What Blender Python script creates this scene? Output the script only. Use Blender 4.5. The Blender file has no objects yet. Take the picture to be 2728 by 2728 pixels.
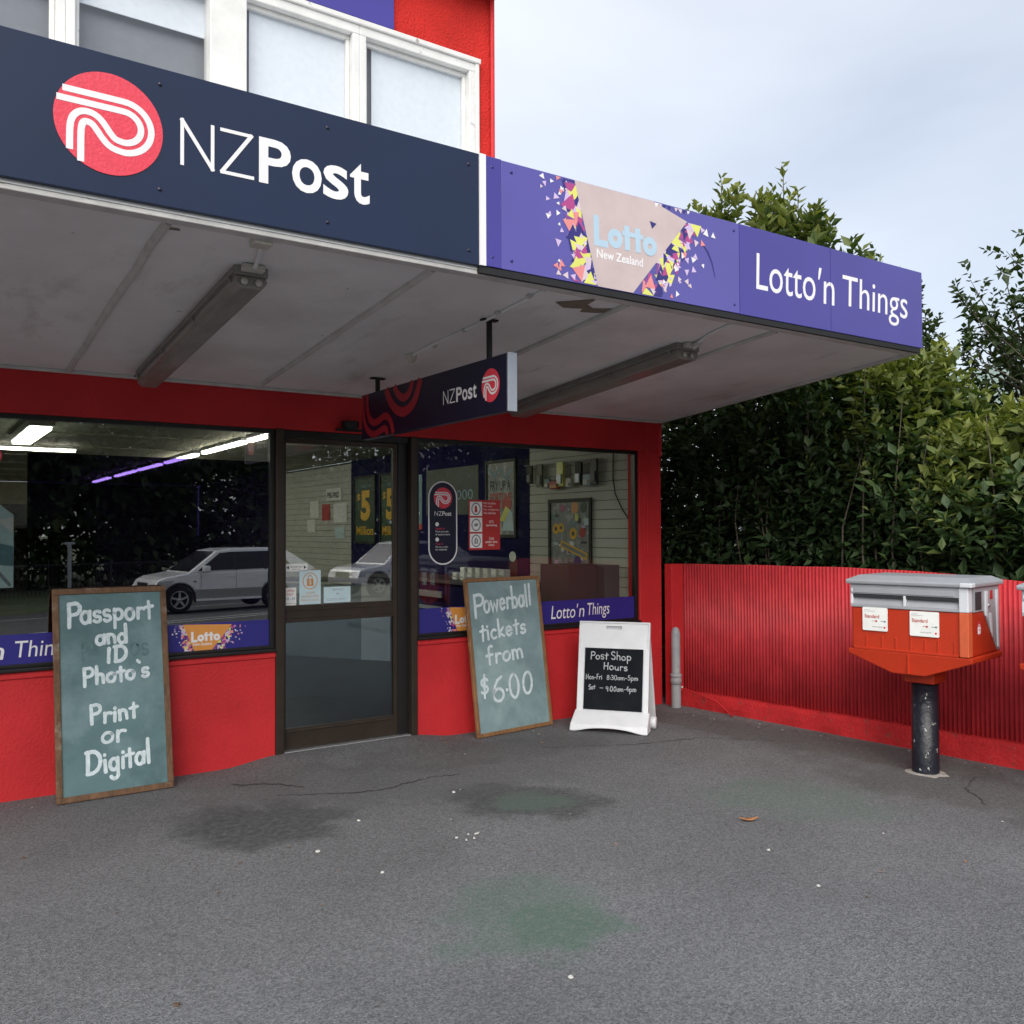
import bpy, bmesh, math, random
import numpy as np
from mathutils import Vector, Matrix
random.seed(7)
RNG = np.random.default_rng(11)
S = bpy.context.scene
COL = S.collection
R = math.radians

# ------------------------------------------------------------------ camera
cam = bpy.data.objects.new('camera', bpy.data.cameras.new('camera'))
COL.objects.link(cam)
cam.data.sensor_width = 36.0
cam.data.lens = 31.95
cam.data.clip_start = 0.05
cam.data.clip_end = 2000
_yaw, _pit, _rol = 0.5937, 0.0208, -0.0045
_F = Vector((math.sin(_yaw)*math.cos(_pit), math.cos(_yaw)*math.cos(_pit), math.sin(_pit)))
_R = Vector((math.cos(_yaw), -math.sin(_yaw), 0))
_U = _R.cross(_F)
_R2 = math.cos(_rol)*_R + math.sin(_rol)*_U
_U2 = -math.sin(_rol)*_R + math.cos(_rol)*_U
CAMP = Vector((-5.8562, -6.2054, 1.6))
cam.matrix_world = Matrix(((_R2.x, _U2.x, -_F.x, CAMP.x), (_R2.y, _U2.y, -_F.y, CAMP.y), (_R2.z, _U2.z, -_F.z, CAMP.z), (0, 0, 0, 1)))
S.camera = cam
S.render.resolution_x = S.render.resolution_y = 1024

# ------------------------------------------------------------------ sky, sun, exposure
SUN_AZ, SUN_EL = R(218), R(36)         # azimuth from +Y towards +X: veiled sun over the street, behind the camera
W = bpy.data.worlds.new("World"); S.world = W; W.use_nodes = True
nt = W.node_tree; nt.nodes.clear()
def N(t, tree=nt, **kw):
    n = tree.nodes.new(t)
    for k, v in kw.items(): setattr(n, k, v)
    return n
out = N('ShaderNodeOutputWorld'); bg = N('ShaderNodeBackground')
sky = N('ShaderNodeTexSky'); sky.sky_type = 'NISHITA'; sky.sun_disc = False
sky.sun_elevation = SUN_EL; sky.sun_rotation = SUN_AZ
sky.air_density = 1.0; sky.dust_density = 2.2; sky.ozone_density = 1.0
tc = N('ShaderNodeTexCoord'); mp = N('ShaderNodeMapping'); mp.inputs['Scale'].default_value = (1.0, 1.0, 2.2)
nz = N('ShaderNodeTexNoise'); nz.inputs['Scale'].default_value = 1.15; nz.inputs['Detail'].default_value = 7; nz.inputs['Roughness'].default_value = 0.48
nz.inputs['Distortion'].default_value = 0.5
rp = N('ShaderNodeValToRGB'); rp.color_ramp.elements[0].position = 0.36; rp.color_ramp.elements[1].position = 0.70
rp.color_ramp.elements[0].color = (0.50, 0.50, 0.50, 1); rp.color_ramp.elements[1].color = (0.9, 0.9, 0.9, 1)
mx = N('ShaderNodeMix', data_type='RGBA'); mx.inputs[7].default_value = (6.9, 7.25, 7.9, 1)
nt.links.new(tc.outputs['Generated'], mp.inputs['Vector']); nt.links.new(mp.outputs[0], nz.inputs['Vector'])
nt.links.new(nz.outputs['Fac'], rp.inputs['Fac']); nt.links.new(rp.outputs['Color'], mx.inputs[0])
nt.links.new(sky.outputs['Color'], mx.inputs[6]); nt.links.new(mx.outputs[2], bg.inputs['Color'])
bg.inputs['Strength'].default_value = 0.076
nt.links.new(bg.outputs[0], out.inputs['Surface'])
sl = bpy.data.lights.new('sun', 'SUN'); sl.energy = 1.85; sl.angle = R(55); sl.color = (1.0, 0.95, 0.87)
so = bpy.data.objects.new('sun', sl); COL.objects.link(so)
_sd = Vector((math.sin(SUN_AZ)*math.cos(SUN_EL), math.cos(SUN_AZ)*math.cos(SUN_EL), math.sin(SUN_EL)))
so.rotation_euler = _sd.to_track_quat('Z', 'Y').to_euler(); so.location = (0, 0, 30)
vs = S.view_settings; vs.view_transform = 'Standard'; vs.look = 'None'; vs.exposure = 0.95; vs.gamma = 1.0
S.cycles.max_bounces = 10; S.cycles.transparent_max_bounces = 24; S.cycles.glossy_bounces = 5

# ------------------------------------------------------------------ materials
def lin(c):
    if isinstance(c, str): c = [int(c[i:i+2], 16)/255 for i in (0, 2, 4)]
    return [x/12.92 if x <= .04045 else ((x+.055)/1.055)**2.4 for x in c]
MATS = {}
def mat(name, col, rough=.5, var=.12, vscale=6.0, bump=0.0, bscale=60.0, metal=0.0, spec=.5, coat=0.0, alpha=None, detail=4, streak=None):
    """principled with noise variation of the paint, optional bump; col is a linear rgb triple or an sRGB hex"""
    m = bpy.data.materials.new(name); m.use_nodes = True
    t = m.node_tree; b = t.nodes['Principled BSDF']
    c = lin(col) if isinstance(col, str) else list(col)
    co = t.nodes.new('ShaderNodeTexCoord')
    n1 = t.nodes.new('ShaderNodeTexNoise'); n1.inputs['Scale'].default_value = vscale; n1.inputs['Detail'].default_value = detail
    n1.inputs['Roughness'].default_value = .6
    src = co.outputs['Object']
    if streak:
        mpn = t.nodes.new('ShaderNodeMapping'); mpn.inputs['Scale'].default_value = streak
        t.links.new(src, mpn.inputs['Vector']); src = mpn.outputs[0]
    t.links.new(src, n1.inputs['Vector'])
    mr = t.nodes.new('ShaderNodeMapRange'); mr.inputs[1].default_value = .3; mr.inputs[2].default_value = .7
    mr.inputs[3].default_value = 1-var; mr.inputs[4].default_value = 1+var
    t.links.new(n1.outputs['Fac'], mr.inputs[0])
    vm = t.nodes.new('ShaderNodeVectorMath'); vm.operation = 'SCALE'; vm.inputs[0].default_value = c
    t.links.new(mr.outputs[0], vm.inputs['Scale']); t.links.new(vm.outputs[0], b.inputs['Base Color'])
    b.inputs['Roughness'].default_value = rough; b.inputs['Metallic'].default_value = metal
    b.inputs['Specular IOR Level'].default_value = spec; b.inputs['Coat Weight'].default_value = coat
    b.inputs['Coat Roughness'].default_value = .08
    if bump:
        n2 = t.nodes.new('ShaderNodeTexNoise'); n2.inputs['Scale'].default_value = bscale; n2.inputs['Detail'].default_value = 5
        bp = t.nodes.new('ShaderNodeBump'); bp.inputs['Strength'].default_value = bump; bp.inputs['Distance'].default_value = .02
        t.links.new(co.outputs['Object'], n2.inputs['Vector']); t.links.new(n2.outputs['Fac'], bp.inputs['Height'])
        t.links.new(bp.outputs[0], b.inputs['Normal'])
    MATS[name] = m
    return m
def chips(m, col, scale=9, lo=.60, hi=.66, streak=(1, 1, 1)):
    """worn patches of a second colour with a shape of their own"""
    t = m.node_tree; b = t.nodes['Principled BSDF']
    old = b.inputs['Base Color'].links[0].from_socket
    co = t.nodes.new('ShaderNodeTexCoord'); mp_ = t.nodes.new('ShaderNodeMapping'); mp_.inputs['Scale'].default_value = streak
    n = t.nodes.new('ShaderNodeTexNoise'); n.inputs['Scale'].default_value = scale; n.inputs['Detail'].default_value = 6; n.inputs['Roughness'].default_value = .62
    r = t.nodes.new('ShaderNodeMapRange'); r.inputs[1].default_value = lo; r.inputs[2].default_value = hi
    x = t.nodes.new('ShaderNodeMix'); x.data_type = 'RGBA'
    x.inputs[7].default_value = (*(lin(col) if isinstance(col, str) else col), 1)
    t.links.new(co.outputs['Object'], mp_.inputs['Vector']); t.links.new(mp_.outputs[0], n.inputs['Vector'])
    t.links.new(n.outputs['Fac'], r.inputs[0]); t.links.new(r.outputs[0], x.inputs[0])
    t.links.new(old, x.inputs[6]); t.links.new(x.outputs[2], b.inputs['Base Color'])
    return m
def emis(name, col, strength):
    m = bpy.data.materials.new(name); m.use_nodes = True; t = m.node_tree; t.nodes.clear()
    e = t.nodes.new('ShaderNodeEmission'); e.inputs['Color'].default_value = (*col, 1); e.inputs['Strength'].default_value = strength
    o = t.nodes.new('ShaderNodeOutputMaterial'); t.links.new(e.outputs[0], o.inputs['Surface']); MATS[name] = m; return m
def glass(name, tint, ior=1.7, rough=0.0):
    """a face of a solid pane: fresnel mirror over a tinted see-through"""
    m = bpy.data.materials.new(name); m.use_nodes = True; t = m.node_tree; t.nodes.clear()
    f = t.nodes.new('ShaderNodeFresnel'); ge = t.nodes.new('ShaderNodeNewGeometry')      # the view is not bent inside the pane, so both faces use the outside index
    iv = t.nodes.new('ShaderNodeMix'); iv.inputs[2].default_value = ior; iv.inputs[3].default_value = 1/ior
    t.links.new(ge.outputs['Backfacing'], iv.inputs[0]); t.links.new(iv.outputs[0], f.inputs['IOR'])
    a = t.nodes.new('ShaderNodeBsdfTransparent'); a.inputs['Color'].default_value = (*tint, 1)
    g = t.nodes.new('ShaderNodeBsdfGlossy'); g.inputs['Roughness'].default_value = rough
    x = t.nodes.new('ShaderNodeMixShader'); o = t.nodes.new('ShaderNodeOutputMaterial')
    t.links.new(f.outputs[0], x.inputs[0]); t.links.new(a.outputs[0], x.inputs[1]); t.links.new(g.outputs[0], x.inputs[2])
    t.links.new(x.outputs[0], o.inputs['Surface']); MATS[name] = m; return m

RED = mat('red_wall_paint', (.55, .026, .031), .58, .13, 1.6, .22, 55, spec=.3)
chips(RED, (.30, .018, .020), 9, .66, .78, (1, 1, .35))
chips(RED, (.47, .019, .024), 2.2, .55, .8)
REDU = mat('red_roughcast', (.56, .028, .022), .8, .14, 3, .9, 55, spec=.2)
REDF = mat('red_fence_paint', (.50, .036, .046), .55, .16, 5, spec=.3)
chips(REDF, (.36, .022, .028), 5, .50, .72, (6, 6, .5))
REDK = mat('red_kerb_paint', (.46, .022, .026), .75, .2, 4, .5, 50, spec=.2)
chips(REDK, (.13, .06, .045), 7, .60, .72)
chips(REDK, (.16, .14, .12), 24, .66, .72)
NAVY = mat('navy_sign_film', (.005, .015, .050), .30, .08, 2, spec=.4, coat=.1)
NAVYD = mat('dark_navy_board', (.006, .008, .028), .35, .06, 3)
PURP = mat('violet_sign_film', (.050, .040, .275), .33, .06, 2, spec=.5, coat=.2)
PURP2 = mat('faded_violet_film', (.088, .078, .34), .36, .10, 1.2, spec=.5, coat=.2)
PURPD = mat('deep_violet_film', (.028, .022, .18), .35, .06, 2)
BLUEB = mat('blue_window_band', (.028, .024, .22), .4, .05, 2)
WHITEF = mat('white_film', (.80, .80, .82), .35, .04, 3)
PALEB = mat('pale_blue_film', (.43, .59, .72), .35, .04, 3)
CORAL = mat('coral_film', (.72, .050, .085), .38, .06, 30, bump=.15, bscale=90)
PINKB = mat('faded_peach_film', (.55, .455, .45), .4, .09, 5, detail=8)
ORNG = mat('orange_film', (.70, .30, .07), .4, .05, 5)
NAVYW = mat('dark_navy_laminate', (.010, .009, .065), .85, .1, 3, spec=.1)
SOFF = mat('soffit_paint', (.78, .80, .81), .42, .10, 1.4, .05, 30, spec=.45)
chips(SOFF, (.62, .62, .61), 1.1, .52, .74)
chips(SOFF, (.25, .23, .20), 16, .70, .75); chips(SOFF, (.50, .49, .475), 3.5, .58, .78, (1, .35, 1))
SOFT = mat('soffit_trim_paint', (.56, .56, .55), .5, .14, 8, .15, 40)
chips(SOFT, (.2, .18, .15), 14, .66, .72, (1, 4, 4))
BARE = mat('bare_fibre_board', (.20, .165, .125), .85, .15, 20)
CREAM = mat('white_timber_paint', (.66, .67, .66), .5, .08, 5, .15, 25)
chips(CREAM, (.30, .29, .27), 10, .66, .74)
BLIND = mat('roller_blind', (.76, .80, .84), .8, .04, 20)
BLINDG = mat('grey_curtain', (.20, .21, .23), .9, .1, 6)
BRONZE = mat('bronze_aluminium', (.060, .046, .036), .38, .12, 8, metal=.55)
BLACKA = mat('black_aluminium', (.012, .011, .011), .4, .1, 8)
BLACK = mat('matt_black', (.008, .008, .009), .6, .1, 8)
STEEL = mat('galvanised_steel', (.42, .43, .44), .45, .12, 20, metal=.7)
ALU = mat('brushed_aluminium', (.36, .40, .45), .42, .06, 12, metal=.4)
WOOD = mat('worn_timber', (.135, .070, .034), .7, .35, 6, .4, 30, streak=(6, 6, 1.2))
chips(WOOD, (.25, .20, .15), 7, .57, .70)
chips(WOOD, (.05, .024, .012), 9, .60, .72)
WOODL = mat('varnished_timber', (.23, .115, .048), .55, .3, 6, .3, 30, streak=(6, 6, 1.2))
chips(WOODL, (.36, .25, .15), 8, .60, .74)
CHALKG = mat('green_chalkboard', (.118, .198, .212), .8, .14, 4, .05, 50, spec=.2, detail=7)
chips(CHALKG, (.23, .33, .35), 3.2, .48, .80)
chips(CHALKG, (.075, .13, .14), 2.6, .56, .72)
CHALKG2 = mat('grey_chalkboard', (.205, .295, .315), .85, .16, 5, .05, 50, spec=.2, detail=8)
chips(CHALKG2, (.34, .45, .46), 3.0, .48, .80)
chips(CHALKG2, (.15, .23, .24), 4.0, .58, .75)
CHALK = mat('paint_marker_white', (.60, .69, .73), .85, .16, 30, detail=7, spec=.2)
CHALKP = mat('chalk_grey', (.44, .46, .49), .95, .35, 60, detail=8, spec=.1)
BLKB = mat('black_chalk_panel', (.007, .009, .013), .75, .3, 8, spec=.15)
chips(CHALK, (.40, .50, .52), 42, .56, .80); chips(CHALK, (.36, .46, .48), 8, .60, .80)
PLAST = mat('white_plastic', (.72, .74, .78), .45, .06, 6, .05, 120)
chips(PLAST, (.50, .51, .53), 6, .58, .78)
PVC = mat('grey_conduit', (.33, .345, .37), .55, .12, 10)
chips(PVC, (.46, .44, .40), 12, .60, .72)
MBOR = mat('post_box_orange', (.45, .032, .008), .5, .08, 3, .12, 90, spec=.35)
chips(MBOR, (.40, .030, .008), 5, .52, .75); chips(MBOR, (.60, .16, .08), 40, .70, .74)
MBGR = mat('post_box_grey', (.34, .36, .395), .45, .07, 5, .05, 80, metal=.1)
MBLT = mat('post_box_pale_grey', (.62, .65, .70), .4, .05, 5)
MBDK = mat('post_box_dark', (.03, .032, .036), .6, .1, 6)
POLE = mat('black_pole_paint', (.010, .012, .020), .4, .2, 10, .3, 30)
chips(POLE, (.40, .40, .39), 22, .642, .655, (1, 1, .6))
CONC = mat('concrete', (.30, .285, .265), .9, .2, 9, .4, 60)
LAMPB = mat('lamp_body_grey', (.24, .235, .22), .6, .12, 10)
LAMPD = mat('dusty_diffuser', (.24, .225, .20), .25, .18, 5, spec=.6, streak=(3, .6, 3))
ENDC = mat('lamp_end_white', (.55, .53, .47), .5, .1, 20)
SILV = mat('silver_paint', (.72, .72, .74), .25, .03, 2, metal=.35, coat=.6)
CARW = mat('pearl_white_paint', (.86, .85, .86), .22, .03, 2, coat=.7)
CARG = mat('grey_cladding', (.30, .29, .28), .35, .05, 3)
CARGL = mat('car_glass', (.012, .013, .017), .12, .05, 3, spec=.25)
TYRE = mat('tyre_rubber', (.016, .016, .017), .85, .15, 20)
RIM = mat('alloy_rim', (.50, .50, .50), .3, .05, 10, metal=.6)
HEADL = mat('headlight_glass', (.55, .56, .58), .12, .1, 30, metal=.3)
ROADM = mat('road_asphalt', (.052, .052, .055), .85, .2, 2, .3, 80)
ROADW = mat('road_marking', (.60, .60, .60), .7, .12, 8)
KERBM = mat('kerb_concrete', (.26, .25, .24), .85, .15, 6, .3, 50)
VERGE = mat('far_verge', (.055, .075, .030), .95, .35, 1.5, .5, 8)
SOIL = mat('garden_soil', (.035, .026, .018), .95, .3, 6, .6, 20)
BARK = mat('bark', (.10, .085, .065), .9, .3, 10, .8, 25, streak=(1, 1, .3))
WOODB = mat('interior_cream_wall', (.40, .385, .31), .7, .06, 4)
SLAT = mat('slatwall_panel', (.52, .54, .50), .6, .06, 4)
SLATG = mat('slatwall_groove', (.05, .05, .05), .7, .1, 6)
VINYL = mat('vinyl_floor', (.030, .040, .050), .45, .14, 3)
COUNT = mat('counter_panel', (.30, .35, .38), .5, .06, 4)
DGREY = mat('charcoal_laminate', (.050, .046, .052), .5, .07, 5)
MGREY = mat('slate_laminate', (.075, .074, .090), .5, .07, 5)
PAPER = mat('paper', (.80, .82, .81), .75, .06, 12)
PAPERB = mat('pale_blue_paper', (.55, .72, .78), .7, .05, 10)
INKR = mat('red_ink', (.45, .030, .030), .5, .06, 10)
INKB = mat('dark_ink', (.03, .035, .06), .6, .05, 10)
INKG = mat('grey_ink', (.22, .24, .28), .6, .05, 10)
INKO = mat('amber_ink', (.60, .26, .07), .55, .06, 10)
GREENP = mat('green_poster', (.014, .060, .030), .5, .25, 8)
GREEND = mat('dark_green_board', (.010, .030, .018), .5, .3, 6)
YELL = mat('yellow_ink', (.80, .48, .02), .5, .08, 8)
YLIM = mat('lime_film', (.70, .72, .16), .4, .05, 10)
MAGN = mat('magenta_film', (.42, .06, .24), .4, .06, 10)
PINK = mat('salmon_film', (.74, .26, .26), .4, .06, 10)
LILA = mat('lilac_film', (.60, .48, .74), .4, .06, 10)
BLUSH = mat('blush_film', (.66, .55, .60), .4, .06, 10)
PLUM = mat('plum_film', (.22, .07, .28), .4, .06, 10)
TEAL = mat('teal_ink', (.14, .27, .33), .5, .2, 12)
TUBE = emis('lit_tube', (1.0, .95, .80), 19.0)
TUBE2 = emis('lit_diffuser', (.92, 1.0, .82), 7.0)
GLASSC = glass('shop_glass', (.94, .96, .93), 1.50)
GLASSD = glass('door_glass', (.90, .92, .90), 2.7)
GLASSL = glass('lower_door_glass', (.66, .74, .80), 1.8)
GLASSF = glass('film_coated_glass', (.88, .90, .88), 2.8)
GLASSU = glass('upper_glass', (.96, .97, .98), 1.6)
FILM = glass('dark_window_film', (.17, .13, .30), 1.35)
SLATR = mat('roof_green_iron', (.20, .27, .23), .6, .08, 4)
HOUSEW = mat('house_weatherboard', (.62, .60, .55), .7, .06, 4)
LEAFO = mat('dry_leaf', (.50, .22, .09), .7, .25, 40)
LEAFB = mat('brown_leaf', (.10, .06, .035), .8, .3, 40)
SCRAP = mat('paper_scrap', (.52, .52, .50), .8, .1, 40)
# ------------------------------------------------------------------ mesh building
def tag(o, label=None, cat=None, group=None, kind=None):
    if label: o['label'] = label
    if cat: o['category'] = cat
    if group: o['group'] = group
    if kind: o['kind'] = kind
    return o
def empty(name, loc=(0, 0, 0), rz=0.0, label=None, cat=None, group=None):
    o = bpy.data.objects.new(name, None); COL.objects.link(o); o.location = loc; o.rotation_euler = (0, 0, rz)
    o.empty_display_size = .1
    return tag(o, label, cat, group)
def wmat(o):
    b = o.matrix_basis.copy()
    return wmat(o.parent) @ o.matrix_parent_inverse @ b if o.parent else b
class Frame:
    """a plane frame: local (x, y, n) -> world"""
    def __init__(s, o, ex, ey):
        s.o = Vector(o); s.x = Vector(ex).normalized(); s.y = Vector(ey); s.y = (s.y - s.y.dot(s.x)*s.x).normalized(); s.n = s.x.cross(s.y)
    def __call__(s, x, y, n=0.0): return s.o + s.x*x + s.y*y + s.n*n
def wallF(y): return Frame((0, y, 0), (1, 0, 0), (0, 0, 1))           # normal -Y
def sideF(x): return Frame((x, 0, 0), (0, -1, 0), (0, 0, 1))          # normal -X ; local x = -y
class MB:
    def __init__(s): s.v = []; s.f = []; s.mi = []; s.mats = []; s.sm = []
    def m(s, mt):
        if mt not in s.mats: s.mats.append(mt)
        return s.mats.index(mt)
    def add(s, vs, fs, mt, smooth=False):
        b = len(s.v); k = s.m(mt)
        s.v += [tuple(p) for p in vs]
        for f in fs: s.f.append([i+b for i in f]); s.mi.append(k); s.sm.append(smooth)
        return s
    def box(s, x0, x1, y0, y1, z0, z1, mt, T=None):
        P = [Vector((x, y, z)) for z in (z0, z1) for y in (y0, y1) for x in (x0, x1)]
        if T: P = [T(*p) for p in P]
        return s.add(P, [(0, 2, 3, 1), (4, 5, 7, 6), (0, 1, 5, 4), (2, 6, 7, 3), (0, 4, 6, 2), (1, 3, 7, 5)], mt)
    def prism(s, pts, n0, n1, mt, T):
        """polygon in a frame's x,y extruded along its normal"""
        k = len(pts)
        a = sum(pts[i][0]*pts[(i+1) % k][1]-pts[(i+1) % k][0]*pts[i][1] for i in range(k))
        if a < 0: pts = pts[::-1]
        V = [T(x, y, n0) for x, y in pts] + [T(x, y, n1) for x, y in pts]
        F = [tuple(range(k))[::-1], tuple(range(k, 2*k))] + [(i, (i+1) % k, k+(i+1) % k, k+i) for i in range(k)]
        if n1 < n0: F = [f[::-1] for f in F]
        return s.add(V, F, mt)
    def poly(s, pts, n, mt, T):
        k = len(pts); a = sum(pts[i][0]*pts[(i+1) % k][1]-pts[(i+1) % k][0]*pts[i][1] for i in range(k))
        if a < 0: pts = pts[::-1]
        return s.add([T(x, y, n) for x, y in pts], [tuple(range(k))], mt)
    def rect(s, x0, x1, y0, y1, n, mt, T): return s.poly([(x0, y0), (x1, y0), (x1, y1), (x0, y1)], n, mt, T)
    def tube(s, pts, r, mt, k=8, caps=True):
        pts = [Vector(p) for p in pts]; V = []; F = []; rs = r if isinstance(r, (list, tuple)) else [r]*len(pts)
        for i, p in enumerate(pts):
            d = (pts[min(i+1, len(pts)-1)]-pts[max(i-1, 0)]).normalized()
            a = d.cross(Vector((0, 0, 1)) if abs(d.z) < .9 else Vector((1, 0, 0))).normalized(); b = d.cross(a)
            for j in range(k):
                t = 2*math.pi*j/k; V.append(p+(a*math.cos(t)+b*math.sin(t))*rs[i])
        for i in range(len(pts)-1):
            for j in range(k): F.append((i*k+j, (i+1)*k+j, (i+1)*k+(j+1) % k, i*k+(j+1) % k))
        s.add(V, F, mt, True)
        if caps:
            s.add(V[:k], [tuple(range(k))], mt); s.add(V[-k:], [tuple(range(k))[::-1]], mt)
        return s
    def lathe(s, prof, mt, o=(0, 0, 0), ax=(0, 0, 1), k=24):
        ax = Vector(ax).normalized(); a = ax.cross(Vector((0, 0, 1)) if abs(ax.z) < .9 else Vector((1, 0, 0))).normalized(); b = ax.cross(a)
        V = []; F = []; o = Vector(o)
        for r, h in prof:
            for j in range(k):
                t = 2*math.pi*j/k; V.append(o+ax*h+(a*math.cos(t)+b*math.sin(t))*r)
        for i in range(len(prof)-1):
            for j in range(k): F.append((i*k+j, i*k+(j+1) % k, (i+1)*k+(j+1) % k, (i+1)*k+j))
        return s.add(V, F, mt, True)
    def ribbon(s, pts, w, mt, T, n=0.0, roundcap=True, closed=False):
        """flat stroke along a 2-d polyline"""
        P = [Vector((x, y)) for x, y in pts]
        L = []; Rr = []
        for i, p in enumerate(P):
            a = (P[i]-P[i-1]).normalized() if i or closed else (P[1]-P[0]).normalized()
            b = (P[(i+1) % len(P)]-P[i]).normalized() if i < len(P)-1 or closed else a
            d = (a+b); d = d.normalized() if d.length > 1e-6 else a
            nn = Vector((-d.y, d.x)); c = max(.45, nn.dot(Vector((-a.y, a.x))))
            wi = (w[i] if isinstance(w, list) else w)/2/c
            L.append(p+nn*wi); Rr.append(p-nn*wi)
        V = []; F = []
        for a, b in zip(L, Rr): V += [T(a.x, a.y, n), T(b.x, b.y, n)]
        m_ = 2*len(P)
        for i in range(len(P) if closed else len(P)-1): F.append((2*i, 2*i+1, (2*i+3) % m_, (2*i+2) % m_))
        s.add(V, F, mt)
        if roundcap and not closed:
            for e, q in ((0, 1), (-1, -2)):
                d = (P[e]-P[q]).normalized(); nn = Vector((-d.y, d.x)); h = (w[e] if isinstance(w, list) else w)/2
                C = [P[e]+nn*h*math.cos(t)+d*h*math.sin(t) for t in [math.pi*j/8 for j in range(9)]]
                V = [T(c.x, c.y, n) for c in C]
                s.add(V, [tuple(range(9))[::-1]], mt)
        return s
    def build(s, name, parent=None, bevel=0.0, seg=2, smooth=False, loc=None):
        me = bpy.data.meshes.new(name); me.from_pydata([tuple(v) for v in s.v], [], s.f)
        for mt in s.mats: me.materials.append(mt)
        me.polygons.foreach_set('material_index', s.mi)
        me.polygons.foreach_set('use_smooth', [True]*len(s.f) if smooth else s.sm)
        me.update()
        o = bpy.data.objects.new(name, me); COL.objects.link(o)
        if parent is not None:
            o.parent = parent
            o.matrix_parent_inverse = wmat(parent).inverted()
        if bevel:
            md = o.modifiers.new('bevel', 'BEVEL'); md.width = bevel; md.segments = seg; md.limit_method = 'ANGLE'; md.angle_limit = R(40)
            md.harden_normals = False
        return o
def copy_tree(o, parent=None):
    c = o.copy(); COL.objects.link(c)
    if parent: c.parent = parent; c.matrix_parent_inverse = o.matrix_parent_inverse
    for ch in list(o.children): copy_tree(ch, c)
    return c
def recalc(o):
    bm = bmesh.new(); bm.from_mesh(o.data); bmesh.ops.recalc_face_normals(bm, faces=bm.faces); bm.to_mesh(o.data); bm.free(); return o

# ---- printed lettering from the built-in font
def text2d(body, off=0.0, shear=0.0):
    c = bpy.data.curves.new('t', 'FONT'); c.body = body; c.offset = off; c.shear = shear; c.resolution_u = 4
    o = bpy.data.objects.new('t', c); COL.objects.link(o)
    me = bpy.data.meshes.new_from_object(o.evaluated_get(bpy.context.evaluated_depsgraph_get()))
    V = [(v.co.x, v.co.y) for v in me.vertices]; F = [tuple(p.vertices) for p in me.polygons]
    bpy.data.objects.remove(o); bpy.data.curves.remove(c); bpy.data.meshes.remove(me)
    return V, F
def put_text(mb, body, T, x0, x1, y0, y1, n, mt, off=0.0, shear=0.0):
    V, F = text2d(body, off, shear)
    ax0 = min(v[0] for v in V); ax1 = max(v[0] for v in V); ay0 = min(v[1] for v in V); ay1 = max(v[1] for v in V)
    sx = (x1-x0)/(ax1-ax0); sy = (y1-y0)/(ay1-ay0)
    return mb.add([T(x0+(x-ax0)*sx, y0+(y-ay0)*sy, n) for x, y in V], F, mt)

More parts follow.
